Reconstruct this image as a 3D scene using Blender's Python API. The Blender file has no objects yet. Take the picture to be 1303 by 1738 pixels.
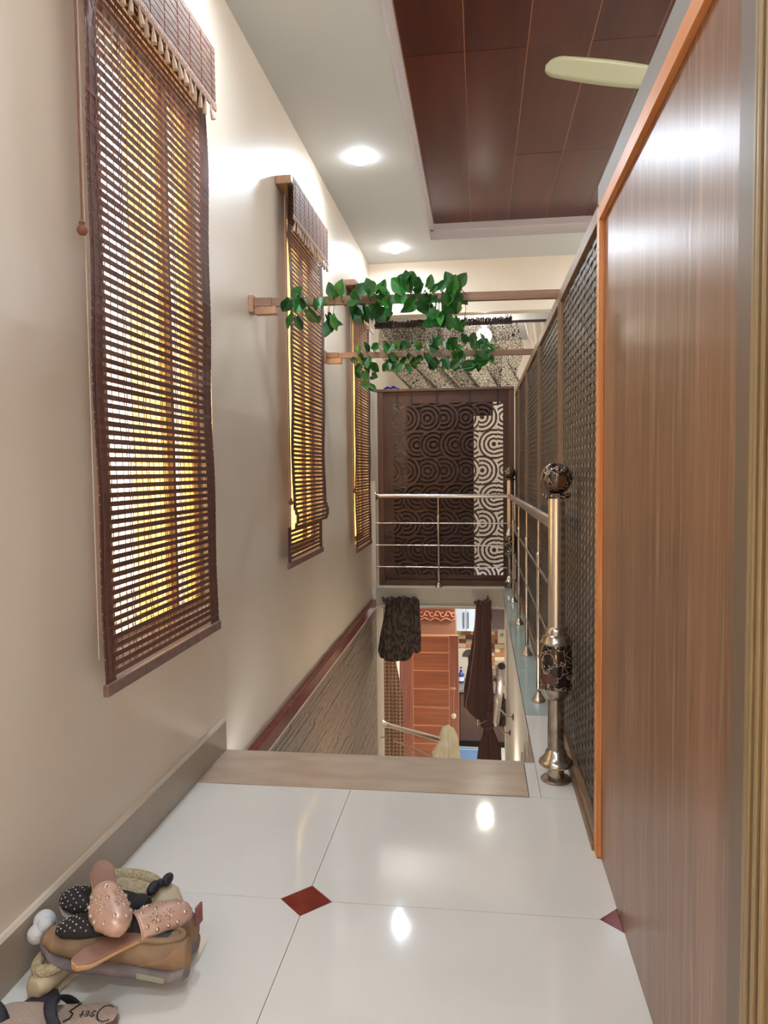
import bpy, math, random
from mathutils import Vector, Matrix, Euler
rnd = random.Random(7)
R = math.radians
SC = bpy.context.scene
COL = SC.collection

# ------------------------------------------------------------ camera
def make_camera():
    yaw, pitch, roll, f = 0.129292703, 0.0561443716, -0.01119622, 1253.95844
    W, H = 1303.0, 1738.0
    cy, sy, cp, sp, cr, sr = math.cos(yaw), math.sin(yaw), math.cos(pitch), math.sin(pitch), math.cos(roll), math.sin(roll)
    fwd = Vector((-sy*cp, cy*cp, -sp)); right = Vector((cy, sy, 0)); up = right.cross(fwd)
    r = cr*right + sr*up; u = -sr*right + cr*up
    cd = bpy.data.cameras.new('camera'); co = bpy.data.objects.new('camera', cd); COL.objects.link(co)
    m = Matrix((r, u, -fwd)).transposed().to_4x4(); m.translation = Vector((0, 0, 1.1))
    co.matrix_world = m
    cd.sensor_fit = 'VERTICAL'; cd.sensor_height = 24.0; cd.lens = f/H*24.0
    cd.clip_start = 0.02; cd.clip_end = 100
    SC.camera = co
make_camera()

# ------------------------------------------------------------ world, sun, exposure
w = bpy.data.worlds.new('world'); SC.world = w; w.use_nodes = True
bg = w.node_tree.nodes['Background']
bg.inputs['Color'].default_value = (0.86, 0.93, 1.0, 1); bg.inputs['Strength'].default_value = 5.0
sd = bpy.data.lights.new('sun', 'SUN'); sd.energy = 34.0; sd.angle = R(0.6); sd.color = (1.0, 0.95, 0.86)
so = bpy.data.objects.new('sun', sd); COL.objects.link(so)
so.rotation_euler = Vector((-1.0, 0.25, -1.15)).to_track_quat('-Z', 'Y').to_euler()
SC.view_settings.view_transform = 'Standard'; SC.view_settings.look = 'None'
SC.view_settings.exposure = 0.15; SC.view_settings.gamma = 1.0; SC.view_settings.use_curve_mapping = False

def ceiling_lamp_light(x, y, z, power, size=0.1, color=(0.74, 0.87, 1.0), spread=180):
    d = bpy.data.lights.new('lamp_light', 'AREA'); d.shape = 'DISK'; d.size = size; d.energy = power
    d.color = color; d.spread = R(spread)
    o = bpy.data.objects.new('lamp_light', d); COL.objects.link(o); o.location = (x, y, z)
    return o
DOWN = 13.5          # watts of one downlight

# ------------------------------------------------------------ materials
def lin(c):
    return tuple(((v/255)/12.92 if v/255 <= 0.04045 else (((v/255)+0.055)/1.055)**2.4) for v in c) + (1.0,)
MC = {}
def mat(name, rgb, rough=0.5, metal=0.0, rgb2=None, scale=6.0, stretch=(1, 1, 1), bump=0.0, bscale=None,
        detail=4.0, coat=0.0, spec=0.5, lo=0.35, hi=0.65, rand=0.0, sheen=0.0):
    if name in MC: return MC[name]
    m = bpy.data.materials.new(name); m.use_nodes = True; nt = m.node_tree; N = nt.nodes; K = nt.links
    b = N['Principled BSDF']; b.inputs['Base Color'].default_value = lin(rgb)
    b.inputs['Roughness'].default_value = rough; b.inputs['Metallic'].default_value = metal
    b.inputs['Specular IOR Level'].default_value = spec
    if coat: b.inputs['Coat Weight'].default_value = coat; b.inputs['Coat Roughness'].default_value = 0.08
    if sheen: b.inputs['Sheen Weight'].default_value = sheen
    tc = N.new('ShaderNodeTexCoord'); mp = N.new('ShaderNodeMapping'); mp.inputs['Scale'].default_value = stretch
    K.new(tc.outputs['Object'], mp.inputs['Vector'])
    vec = mp.outputs['Vector']
    if rand:
        oi = N.new('ShaderNodeObjectInfo'); mu = N.new('ShaderNodeMath'); mu.operation = 'MULTIPLY'; mu.inputs[1].default_value = 37.0
        K.new(oi.outputs['Random'], mu.inputs[0]); ad = N.new('ShaderNodeVectorMath'); ad.operation = 'ADD'
        K.new(vec, ad.inputs[0]); K.new(mu.outputs[0], ad.inputs[1]); vec = ad.outputs[0]
    src = None
    if rgb2 is not None:
        n = N.new('ShaderNodeTexNoise'); n.inputs['Scale'].default_value = scale; n.inputs['Detail'].default_value = detail
        K.new(vec, n.inputs['Vector'])
        rp = N.new('ShaderNodeValToRGB'); rp.color_ramp.elements[0].position = lo; rp.color_ramp.elements[1].position = hi
        rp.color_ramp.elements[0].color = lin(rgb); rp.color_ramp.elements[1].color = lin(rgb2)
        K.new(n.outputs['Fac'], rp.inputs['Fac']); src = rp.outputs['Color']
    if rand:
        hs = N.new('ShaderNodeHueSaturation')
        mr = N.new('ShaderNodeMapRange'); mr.inputs['To Min'].default_value = 1-rand; mr.inputs['To Max'].default_value = 1+rand
        K.new(oi.outputs['Random'], mr.inputs['Value']); K.new(mr.outputs['Result'], hs.inputs['Value'])
        if src: K.new(src, hs.inputs['Color'])
        else: hs.inputs['Color'].default_value = lin(rgb)
        src = hs.outputs['Color']
    if src: K.new(src, b.inputs['Base Color'])
    if bump:
        n2 = N.new('ShaderNodeTexNoise'); n2.inputs['Scale'].default_value = bscale or scale; n2.inputs['Detail'].default_value = 3
        K.new(vec, n2.inputs['Vector']); bp = N.new('ShaderNodeBump'); bp.inputs['Strength'].default_value = bump; bp.inputs['Distance'].default_value = 0.01
        K.new(n2.outputs['Fac'], bp.inputs['Height']); K.new(bp.outputs['Normal'], b.inputs['Normal'])
    MC[name] = m
    return m
def emit(name, rgb, strength):
    if name in MC: return MC[name]
    m = bpy.data.materials.new(name); m.use_nodes = True; nt = m.node_tree; nt.nodes.clear()
    e = nt.nodes.new('ShaderNodeEmission'); e.inputs['Color'].default_value = lin(rgb); e.inputs['Strength'].default_value = strength
    o = nt.nodes.new('ShaderNodeOutputMaterial'); nt.links.new(e.outputs[0], o.inputs[0]); MC[name] = m
    return m
def grain(name, c1, c2, c3, axis, rough=0.35, scale=1.0, coat=0.0, spec=0.5, rand=0.0, lines=1.0, dist=0.3):
    """wood grain running along one axis: broad figure + fine pale streaks"""
    if name in MC: return MC[name]
    m = bpy.data.materials.new(name); m.use_nodes = True; nt = m.node_tree; N = nt.nodes; K = nt.links
    b = N['Principled BSDF']; b.inputs['Roughness'].default_value = rough; b.inputs['Specular IOR Level'].default_value = spec
    if coat: b.inputs['Coat Weight'].default_value = coat; b.inputs['Coat Roughness'].default_value = 0.12
    tc = N.new('ShaderNodeTexCoord')
    def tex(across, along, sc, det, dist):
        mp = N.new('ShaderNodeMapping'); s = [across*scale]*3; s['XYZ'.index(axis)] = along*scale
        mp.inputs['Scale'].default_value = s
        if rand:
            oi = N.new('ShaderNodeObjectInfo'); mu = N.new('ShaderNodeMath'); mu.operation = 'MULTIPLY'; mu.inputs[1].default_value = 50
            K.new(oi.outputs['Random'], mu.inputs[0]); K.new(mu.outputs[0], mp.inputs['Location'])
        K.new(tc.outputs['Object'], mp.inputs['Vector'])
        n = N.new('ShaderNodeTexNoise'); n.inputs['Scale'].default_value = sc; n.inputs['Detail'].default_value = det; n.inputs['Distortion'].default_value = dist
        K.new(mp.outputs['Vector'], n.inputs['Vector']); return n.outputs['Fac']
    a = tex(14, 0.8, 1, 3, 0.6); c = tex(140, 2.2, 1, 4, dist)
    r1 = N.new('ShaderNodeValToRGB'); r1.color_ramp.elements[0].position = .33; r1.color_ramp.elements[1].position = .67
    r1.color_ramp.elements[0].color = lin(c1); r1.color_ramp.elements[1].color = lin(c2); K.new(a, r1.inputs['Fac'])
    r2 = N.new('ShaderNodeValToRGB'); r2.color_ramp.elements[0].position = .52; r2.color_ramp.elements[1].position = .72
    r2.color_ramp.elements[0].color = (0, 0, 0, 1); r2.color_ramp.elements[1].color = (lines, lines, lines, 1); K.new(c, r2.inputs['Fac'])
    mx = N.new('ShaderNodeMix'); mx.data_type = 'RGBA'; K.new(r2.outputs['Color'], mx.inputs['Factor'])
    K.new(r1.outputs['Color'], mx.inputs['A']); mx.inputs['B'].default_value = lin(c3)
    K.new(mx.outputs['Result'], b.inputs['Base Color'])
    bp = N.new('ShaderNodeBump'); bp.inputs['Strength'].default_value = 0.12; bp.inputs['Distance'].default_value = 0.003
    K.new(c, bp.inputs['Height']); K.new(bp.outputs['Normal'], b.inputs['Normal'])
    MC[name] = m
    return m
def marble(name, base, vein, warm, scale=18, rough=0.12):
    if name in MC: return MC[name]
    m = bpy.data.materials.new(name); m.use_nodes = True; nt = m.node_tree; N = nt.nodes; K = nt.links
    b = N['Principled BSDF']; b.inputs['Roughness'].default_value = rough; b.inputs['Coat Weight'].default_value = .5
    tc = N.new('ShaderNodeTexCoord')
    n0 = N.new('ShaderNodeTexNoise'); n0.inputs['Scale'].default_value = scale; n0.inputs['Detail'].default_value = 3; K.new(tc.outputs['Object'], n0.inputs['Vector'])
    sc = N.new('ShaderNodeVectorMath'); sc.operation = 'SCALE'; sc.inputs['Scale'].default_value = .12; K.new(n0.outputs['Color'], sc.inputs[0])
    ad = N.new('ShaderNodeVectorMath'); K.new(tc.outputs['Object'], ad.inputs[0]); K.new(sc.outputs[0], ad.inputs[1])
    v = N.new('ShaderNodeTexVoronoi'); v.feature = 'DISTANCE_TO_EDGE'; v.inputs['Scale'].default_value = scale; K.new(ad.outputs[0], v.inputs['Vector'])
    rp = N.new('ShaderNodeValToRGB'); rp.color_ramp.elements[0].position = .0; rp.color_ramp.elements[0].color = lin(vein)
    rp.color_ramp.elements[1].position = .045; rp.color_ramp.elements[1].color = lin(base); K.new(v.outputs['Distance'], rp.inputs['Fac'])
    n1 = N.new('ShaderNodeTexNoise'); n1.inputs['Scale'].default_value = scale*.6; K.new(tc.outputs['Object'], n1.inputs['Vector'])
    r2 = N.new('ShaderNodeValToRGB'); r2.color_ramp.elements[0].position = .60; r2.color_ramp.elements[1].position = .68
    r2.color_ramp.elements[0].color = (0, 0, 0, 1); K.new(n1.outputs['Fac'], r2.inputs['Fac'])
    mx = N.new('ShaderNodeMix'); mx.data_type = 'RGBA'; K.new(r2.outputs['Color'], mx.inputs['Factor']); K.new(rp.outputs['Color'], mx.inputs['A'])
    mx.inputs['B'].default_value = lin(warm); K.new(mx.outputs['Result'], b.inputs['Base Color'])
    MC[name] = m
    return m
def see_through(name, rgb, translucent=0.35, trans=(255, 255, 255), pattern=None):
    """thin sheet: tinted transparency mixed with translucency; pattern = voronoi scale of opaque threads"""
    if name in MC: return MC[name]
    m = bpy.data.materials.new(name); m.use_nodes = True; nt = m.node_tree; N = nt.nodes; K = nt.links; N.clear()
    o = N.new('ShaderNodeOutputMaterial'); t = N.new('ShaderNodeBsdfTransparent'); t.inputs['Color'].default_value = lin(trans)
    tl = N.new('ShaderNodeBsdfTranslucent'); tl.inputs['Color'].default_value = lin(rgb)
    df = N.new('ShaderNodeBsdfDiffuse'); df.inputs['Color'].default_value = lin(rgb)
    m1 = N.new('ShaderNodeMixShader'); m1.inputs[0].default_value = .5; K.new(df.outputs[0], m1.inputs[1]); K.new(tl.outputs[0], m1.inputs[2])
    m2 = N.new('ShaderNodeMixShader'); m2.inputs[0].default_value = translucent; K.new(t.outputs[0], m2.inputs[1]); K.new(m1.outputs[0], m2.inputs[2])
    last = m2
    if pattern:
        tc = N.new('ShaderNodeTexCoord'); v = N.new('ShaderNodeTexVoronoi'); v.feature = 'DISTANCE_TO_EDGE'; v.inputs['Scale'].default_value = pattern[0]
        K.new(tc.outputs['UV'] if pattern[3:] else tc.outputs['Object'], v.inputs['Vector'])
        lt = N.new('ShaderNodeMath'); lt.operation = 'LESS_THAN'; lt.inputs[1].default_value = pattern[1]; K.new(v.outputs['Distance'], lt.inputs[0])
        d2 = N.new('ShaderNodeBsdfDiffuse'); d2.inputs['Color'].default_value = lin(pattern[2])
        m3 = N.new('ShaderNodeMixShader'); K.new(lt.outputs[0], m3.inputs[0]); K.new(m2.outputs[0], m3.inputs[1]); K.new(d2.outputs[0], m3.inputs[2]); last = m3
    K.new(last.outputs[0], o.inputs[0]); MC[name] = m
    return m

M_wall = mat('wall_paint', (226, 212, 194), .36, rgb2=(219, 204, 185), scale=1.6, bump=.05, bscale=9, spec=.32)
M_ceil = mat('ceiling_paint', (186, 186, 182), .75)
M_cove = mat('cove_paint', (190, 180, 178), .6)
M_tile = mat('floor_tile', (226, 222, 214), .07, rgb2=(221, 217, 209), scale=3, spec=.5, bump=.01, bscale=2)
M_grout = mat('grout', (70, 62, 56), .8)
M_red = mat('red_diamond', (128, 42, 34), .1, rgb2=(112, 34, 28), scale=30)
M_ledge = mat('ledge_tile', (176, 190, 182), .07, rgb2=(170, 184, 176), scale=4)
M_sill = mat('beige_marble', (178, 156, 136), .22, rgb2=(190, 170, 150), scale=5, stretch=(1, 3, 1), detail=8)
M_base = mat('baseboard_tile', (165, 150, 134), .25, rgb2=(172, 157, 141), scale=5)
M_basetop = mat('baseboard_edge', (214, 202, 184), .4)
M_maroon = mat('maroon_tile', (124, 58, 48), .2, rgb2=(112, 48, 40), scale=14)
M_steel = mat('steel', (218, 208, 200), .27, 1.0)
M_steel2 = mat('old_steel', (196, 188, 178), .24, 1.0, rgb2=(160, 148, 136), scale=25, bump=.05)
M_rust = mat('rusty_steel', (120, 92, 76), .5, .8, rgb2=(170, 155, 140), scale=60)
M_marble = marble('dark_marble', (38, 26, 26), (200, 176, 144), (92, 52, 34), scale=21)
M_lam = grain('laminate', (114, 80, 58), (138, 100, 76), (186, 154, 130), 'Z', rough=.3, lines=.75, spec=.5, scale=.8, dist=1.6)
M_orange = grain('orange_batten', (206, 130, 72), (222, 150, 88), (230, 168, 108), 'Z', rough=.4)
M_frame = grain('frame_wood', (118, 92, 70), (134, 106, 82), (150, 124, 98), 'Z', rough=.45)
M_bar = grain('bar_wood', (126, 98, 78), (146, 114, 92), (160, 130, 106), 'X', rough=.5)
M_block = grain('block_wood', (164, 122, 92), (186, 142, 110), (196, 156, 124), 'Y', rough=.5)
M_post = mat('door_post_paint', (148, 126, 92), .4, rgb2=(134, 114, 82), scale=4, stretch=(8, 8, .5))
M_plank = grain('ceiling_plank', (62, 25, 16), (82, 36, 23), (98, 48, 31), 'Y', rough=.3, spec=.3, rand=.2, lines=.3, scale=.5)
M_plank_gap = mat('plank_joint', (170, 124, 90), .6)
M_grey = mat('grey_board', (132, 126, 120), .5)
M_slat = mat('blind_slat', (82, 50, 42), .55, rgb2=(104, 66, 54), scale=8, stretch=(1, 1, 30), rand=.12)
M_reed = mat('blind_reed', (150, 104, 76), .6)
M_thread = mat('blind_thread', (122, 72, 50), .8)
M_valance = mat('blind_valance', (104, 78, 68), .7, rgb2=(138, 108, 92), scale=60, stretch=(1, .5, 3), bump=.3)
M_braid = mat('braid', (150, 118, 104), .8, rgb2=(196, 166, 148), scale=200)
M_tassel = mat('tassel', (190, 166, 146), .9)
M_hem = mat('blind_hem', (128, 100, 90), .7, rgb2=(112, 84, 74), scale=40)
M_alu = mat('window_frame_brown', (120, 84, 50), .4, .2)
M_leaf = mat('leaf', (26, 82, 30), .38, rgb2=(50, 116, 44), scale=16, lo=.45, hi=.6, rand=.45)
M_stem = mat('stem', (74, 92, 42), .6)
M_weave = mat('woven_ribbon', (66, 56, 50), .45, rgb2=(86, 74, 66), scale=30)
M_back = mat('lattice_backing', (172, 160, 148), .4)
M_jali = mat('carved_board', (66, 37, 24), .5, rgb2=(78, 46, 30), scale=10, stretch=(1, 1, 6), bump=.4, bscale=60)
M_sframe = grain('screen_frame', (78, 52, 36), (92, 62, 44), (104, 74, 54), 'Z', rough=.45)
M_mesh = mat('mesh_board', (40, 28, 26), .7, rgb2=(62, 46, 42), scale=120)
M_dark = mat('dark_rod', (52, 34, 34), .5)
M_lower = mat('stair_wall_tile', (150, 130, 112), .5, rgb2=(120, 102, 86), scale=5, stretch=(1, 2, 30), detail=6, bump=.7, bscale=6)
M_lower2 = mat('stair_jamb_tile', (198, 188, 172), .45, rgb2=(176, 164, 148), scale=40, stretch=(1, 1, .4))
M_white = mat('white_paint', (226, 218, 206), .5)
M_black = mat('black', (22, 20, 22), .5)

# ------------------------------------------------------------ geometry helpers
class MB:
    def __init__(s): s.v = []; s.f = []; s.sm = []
    def add(s, vs, fs, smooth=False):
        o = len(s.v); s.v += [tuple(p) for p in vs]; s.f += [tuple(i+o for i in f) for f in fs]; s.sm += [smooth]*len(fs)
        return s
    def box(s, x0, x1, y0, y1, z0, z1):
        vs = [(x, y, z) for z in (z0, z1) for y in (y0, y1) for x in (x0, x1)]
        return s.add(vs, [(0, 2, 3, 1), (4, 5, 7, 6), (0, 1, 5, 4), (2, 6, 7, 3), (0, 4, 6, 2), (1, 3, 7, 5)])
    def prism(s, poly, axis, a, b):
        """convex polygon of 2-D points (the two other axes in order) extruded along axis"""
        n = len(poly)
        def P(p, t):
            q = list(p); q.insert('XYZ'.index(axis), t); return q
        vs = [P(p, a) for p in poly] + [P(p, b) for p in poly]
        fs = [tuple(range(n)), tuple(range(2*n-1, n-1, -1))] + [(i, i+n, (i+1) % n+n, (i+1) % n) for i in range(n)]
        return s.add(vs, fs)
    def tube(s, pts, r, n=10, cap=True, smooth=True):
        pts = [Vector(p) for p in pts]; rs = r if isinstance(r, (list, tuple)) else [r]*len(pts)
        vs = []; up = None
        for i, p in enumerate(pts):
            d = (pts[min(i+1, len(pts)-1)] - pts[max(i-1, 0)]).normalized()
            if up is None: up = Vector((0, 0, 1)) if abs(d.z) < .9 else Vector((1, 0, 0))
            a = d.cross(up).normalized(); up = a.cross(d).normalized()
            for k in range(n):
                t = 2*math.pi*k/n; vs.append(p + rs[i]*(math.cos(t)*a + math.sin(t)*up))
        fs = [(i*n+k, i*n+(k+1) % n, (i+1)*n+(k+1) % n, (i+1)*n+k) for i in range(len(pts)-1) for k in range(n)]
        s.add(vs, fs, smooth)
        if cap:
            o = len(s.v)-len(vs); s.f += [tuple(o+k for k in range(n))[::-1], tuple(o+(len(pts)-1)*n+k for k in range(n))]; s.sm += [False, False]
        return s
    def lathe(s, c, prof, n=24, cap=True, smooth=True):
        vs = [(c[0]+r*math.cos(2*math.pi*k/n), c[1]+r*math.sin(2*math.pi*k/n), c[2]+z) for r, z in prof for k in range(n)]
        fs = [(i*n+k, i*n+(k+1) % n, (i+1)*n+(k+1) % n, (i+1)*n+k) for i in range(len(prof)-1) for k in range(n)]
        s.add(vs, fs, smooth)
        if cap:
            o = len(s.v)-len(vs); s.f += [tuple(o+k for k in range(n))[::-1], tuple(o+(len(prof)-1)*n+k for k in range(n))]; s.sm += [False, False]
        return s
    def ball(s, c, r, n=16, m=10, sx=1, sy=1, sz=1):
        prof = [(max(1e-4, math.sin(math.pi*i/m)), -math.cos(math.pi*i/m)) for i in range(m+1)]
        vs = [(c[0]+r*sx*p*math.cos(2*math.pi*k/n), c[1]+r*sy*p*math.sin(2*math.pi*k/n), c[2]+r*sz*z) for p, z in prof for k in range(n)]
        fs = [(i*n+k, i*n+(k+1) % n, (i+1)*n+(k+1) % n, (i+1)*n+k) for i in range(m) for k in range(n)]
        return s.add(vs, fs, True)
    def grid(s, nu, nv, fn, smooth=True, flip=False):
        vs = [fn(i/nu, j/nv) for j in range(nv+1) for i in range(nu+1)]
        fs = [(j*(nu+1)+i, j*(nu+1)+i+1, (j+1)*(nu+1)+i+1, (j+1)*(nu+1)+i) for j in range(nv) for i in range(nu)]
        return s.add(vs, fs, smooth)
    def mesh(s, name, m):
        me = bpy.data.meshes.new(name); me.from_pydata(s.v, [], s.f); me.polygons.foreach_set('use_smooth', s.sm)
        if m: me.materials.append(m)
        me.update()
        if any(s.sm): me.set_sharp_from_angle(angle=R(42))
        return me
def part(name, mb, m, root=None, world=True, thick=0, bevel=0):
    """link one mesh object; under a root, world=True means the vertices are scene coordinates"""
    me = mb if isinstance(mb, bpy.types.Mesh) else mb.mesh(name, m)
    o = bpy.data.objects.new(name, me); COL.objects.link(o)
    if root is not None:
        o.parent = root
        if world: o.location = -origin(root)
    if thick:
        md = o.modifiers.new('solid', 'SOLIDIFY'); md.thickness = thick; md.offset = 0
    if bevel:
        md = o.modifiers.new('bevel', 'BEVEL'); md.width = bevel; md.segments = 2
    return o
def origin(o):
    v = Vector((0, 0, 0))
    while o is not None: v += o.location; o = o.parent
    return v
def thing(name, label, cat, loc=(0, 0, 0), rot=(0, 0, 0), group=None):
    o = bpy.data.objects.new(name, None); o.empty_display_size = .05; COL.objects.link(o); o.location = loc; o.rotation_euler = rot
    return tag(o, label, cat, group)
def tag(o, label=None, cat=None, group=None, kind=None):
    if label: o['label'] = label
    if cat: o['category'] = cat
    if group: o['group'] = group
    if kind: o['kind'] = kind
    return o
def struct(name, mb, m, label=None, cat=None, bevel=0):
    o = part(name, mb, m, bevel=bevel); o['kind'] = 'structure'
    return tag(o, label, cat)
def curve_line(name, pts, r, m, root, world=True):
    return part(name, MB().tube(pts, r, 6), m, root, world)
def clip(poly, x0, x1, y0, y1):
    def cut(p, ax, v, sgn):
        o = []
        for i in range(len(p)):
            a, b = p[i], p[(i+1) % len(p)]; da, db = sgn*(a[ax]-v), sgn*(b[ax]-v)
            if da >= 0: o.append(a)
            if da*db < 0:
                t = da/(da-db); o.append((a[0]+t*(b[0]-a[0]), a[1]+t*(b[1]-a[1])))
        return o
    for ax, v, sg in ((0, x0, 1), (0, x1, -1), (1, y0, 1), (1, y1, -1)):
        poly = cut(poly, ax, v, sg)
        if len(poly) < 3: return []
    return poly
def wall_with_holes(axis, a, b, lo, hi, z0, z1, holes):
    """wall slab between a..b on axis, running lo..hi, with rectangular holes (l, h, zl, zh)"""
    mb = MB()
    def bx(l, h, zl, zh):
        if h-l < 1e-4 or zh-zl < 1e-4: return
        if axis == 'X': mb.box(a, b, l, h, zl, zh)
        else: mb.box(l, h, a, b, zl, zh)
    cur = lo
    for l, h, zl, zh in sorted(holes):
        bx(cur, l, z0, z1); bx(l, h, z0, zl); bx(l, h, zh, z1); cur = h
    bx(cur, hi, z0, z1); return mb

XL, XR, ZC = -1.012, 0.335, 3.0
# ------------------------------------------------------------ the shell
WIN = [(1.93, 2.73, .585, 2.44), (3.895, 4.68, .64, 2.44), (5.925, 6.68, .50, 2.40)]
struct('wall_left', wall_with_holes('X', XL-.2, XL, -1.6, 8.8, -.12, 3.2, WIN), M_wall, 'long cream painted wall on the left with three tall window openings', 'wall')
struct('wall_front', wall_with_holes('Y', -1.8, -1.6, -1.3, 4.2, -.2, 3.3, [(.9, 2.6, .9, 2.4)]), M_wall, 'cream wall behind the camera with a window opening added for fill daylight', 'wall')  # unseen window opening added to let in fill daylight
struct('wall_right', wall_with_holes('X', 3.8, 4.0, -1.6, 8.8, -.2, 3.3, [(1.2, 2.4, .9, 2.2), (4.4, 5.6, .9, 2.2)]), M_wall, 'far right cream wall of the neighbouring room with window openings added for daylight', 'wall')  # both unseen openings added for more ambient daylight
struct('wall_back', MB().box(-1.2, 4.0, 8.6, 8.8, -.2, 3.3), M_wall, 'cream wall behind the lace curtain at the far end', 'wall')
# drop beam at the end of the landing and the lower ceiling behind it
struct('trim_1', MB().box(XL, 3.8, 6.86, 7.0, 2.53, 3.0), M_wall, 'white drop beam above the lace curtain', 'beam')
struct('trim_2', MB().box(XL, 3.8, 7.0, 8.6, 2.56, 2.7), M_ceil, 'lower ceiling behind the drop beam', 'ceiling')
# ceiling with recess
rx0, rx1, ry0, ry1 = -.40, 3.2, .2, 6.235
cb = MB().box(XL, rx0, -1.6, 6.9, ZC, ZC+.12).box(rx1, 3.8, -1.6, 6.9, ZC, ZC+.12).box(rx0, rx1, -1.6, ry0, ZC, ZC+.12).box(rx0, rx1, ry1, 6.9, ZC, ZC+.12)
cb.box(XL-.2, 4.0, -1.6, 8.8, 3.2, 3.3)
ceil = struct('ceiling', cb, M_ceil, 'white painted ceiling border around a recessed wooden ceiling', 'ceiling')
cv = MB(); t = .03
for (a, b, c, d) in ((rx0, rx0+t, ry0, ry1), (rx1-t, rx1, ry0, ry1), (rx0, rx1, ry0, ry0+t), (rx0, rx1, ry1-t, ry1)):
    cv.box(a, b, c, d, ZC+.07, ZC+.13)
for (a, b, c, d) in ((rx0-.001, rx0+.004, ry0, ry1), (rx1-.004, rx1+.001, ry0, ry1), (rx0, rx1, ry0-.001, ry0+.004), (rx0, rx1, ry1-.004, ry1+.001)):
    cv.box(a, b, c, d, ZC-.002, ZC+.07)
part('cove_moulding', cv, M_cove, ceil, False)
part('joint_backing', MB().box(rx0, rx1, ry0, ry1, 3.1222, 3.15), M_plank_gap, ceil, False)
xs = [rx0+t+.005]
k = 0
while xs[-1] < rx1-.1: xs.append(-.065+.3*k); k += 1
xs = [x for x in xs if x < rx1-t]+[rx1-t]
for i in range(len(xs)-1):
    ys = [ry0+t, 1.4, 2.55, 3.72, 4.95, ry1-t]
    for j in range(len(ys)-1):
        dz = rnd.uniform(-.001, .001)
        part('plank', MB().box(xs[i]+.0022, xs[i+1]-.0022, ys[j]+.0004, ys[j+1]-.0004, 3.12+dz, 3.14), M_plank, ceil, False)
# ------------------------------------------------------------ floors
def tiled(root, x0, x1, y0, y1, ox, oy, s, cut, g, m, md, z1=0.0, skip=None):
    i0, i1 = int((x0-ox)//s)-1, int((x1-ox)//s)+1; j0, j1 = int((y0-oy)//s)-1, int((y1-oy)//s)+1
    for i in range(i0, i1+1):
        for j in range(j0, j1+1):
            a, b, c, d = ox+i*s+g, ox+(i+1)*s-g, oy+j*s+g, oy+(j+1)*s-g
            k = cut
            pl = [(a+k, c), (b-k, c), (b, c+k), (b, d-k), (b-k, d), (a+k, d), (a, d-k), (a, c+k)] if k else [(a, c), (b, c), (b, d), (a, d)]
            pl = clip(pl, x0, x1, y0, y1)
            if len(pl) >= 3: part('tile', MB().prism(pl, 'Z', z1-.008, z1), m, root, False)
            if k:
                X, Y = ox+i*s, oy+j*s; kk = cut-.0005
                pl = clip([(X-kk, Y), (X, Y-kk), (X+kk, Y), (X, Y+kk)], x0, x1, y0, y1)
                if len(pl) >= 3: part('diamond_tile', MB().prism(pl, 'Z', z1-.008, z1-.0005), md, root, False)
fb = MB().box(XL, .375, -1.6, 2.46, -.15, -.007).box(.16, .375, 2.46, 2.76, -.15, -.007).box(.200, .375, 2.76, 6.85, -.022, -.007)
fl = struct('floor', fb, M_grout, 'glossy off-white tiled landing floor with small dark red diamond tiles', 'floor')
tiled(fl, XL, .375, -1.6, 2.46, -.446, 1.797, .8, .067, .0008, M_tile, M_red)
for (a, b, c, d) in ((.161, .199, 2.462, 2.76), (.2005, .375, 2.462, 3.3), (.2005, .375, 3.302, 4.1), (.2005, .375, 4.102, 4.9), (.2005, .375, 4.902, 5.7), (.2005, .375, 5.702, 6.5), (.2005, .375, 6.502, 6.85)):
    part('tile', MB().box(a, b, c, d, -.008, 0), M_ledge if a > .19 and c > 3.0 else M_tile, fl, False)
struct('trim_3', MB().box(XL, .159, 2.461, 2.765, -.045, .004), M_sill, 'beige veined marble nosing slab at the head of the stairs', 'step', bevel=.002)
struct('floor_back', MB().box(-1.2, 4.0, 6.85, 8.8, -.175, 0), M_white, 'floor slab of the landing behind the steel railing', 'floor')
struct('floor_right', MB().box(.375, 3.8, -1.6, 6.85, -.15, 0), M_tile, 'floor of the neighbouring room behind the partition', 'floor')
bb = struct('baseboard_left', MB().box(XL, XL+.014, -1.6, 2.765, .001, .118), M_base, 'beige tile skirting along the foot of the left wall', 'skirting')
part('top_edge', MB().prism([(XL, .118), (XL+.014, .118), (XL+.009, .126), (XL, .126)], 'Y', -1.6, 2.765), M_basetop, bb, False)

# ------------------------------------------------------------ stairwell
sw = struct('wall_stair_left', MB().box(XL-.2, -.985, 2.76, 6.86, -3.3, -.175), M_lower, 'textured stone strip cladding on the left of the stairwell', 'wall')
# ragged horizontal relief strips on the cladding
n = 0; z = -.20
strips = []
while z > -1.9:
    h = rnd.uniform(.028, .04); strips.append((z-h, z)); z -= h
for (za, zb) in strips:
    mb = MB(); y = 2.76; pr = rnd.uniform(.001, .006)
    seg = []
    while y < 6.84:
        L = rnd.uniform(.25, .6); y2 = min(6.84, y+L); p = rnd.uniform(.0015, .0075)
        mb.box(-.986, -.985+p, y, y2-.003, za+.0015, zb-.0015); y = y2
    part('stone_strip', mb, M_lower, sw, False)
struct('wall_stair_end_left', MB().box(XL-.2, -.975, 6.86, 7.35, -3.3, -.175), M_lower2, 'pale flecked end of the left stairwell wall', 'wall')
mt = struct('trim_4', MB().box(XL, -.978, 2.76, 6.86, -.175, -.115), M_maroon, 'dark maroon tile band along the stairwell wall', 'trim')
for k in range(6):
    part('tile', MB().box(-.979, -.972, 2.77+k*.68, 2.768+(k+1)*.68, -.186, -.118), M_maroon, mt, False)
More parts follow.
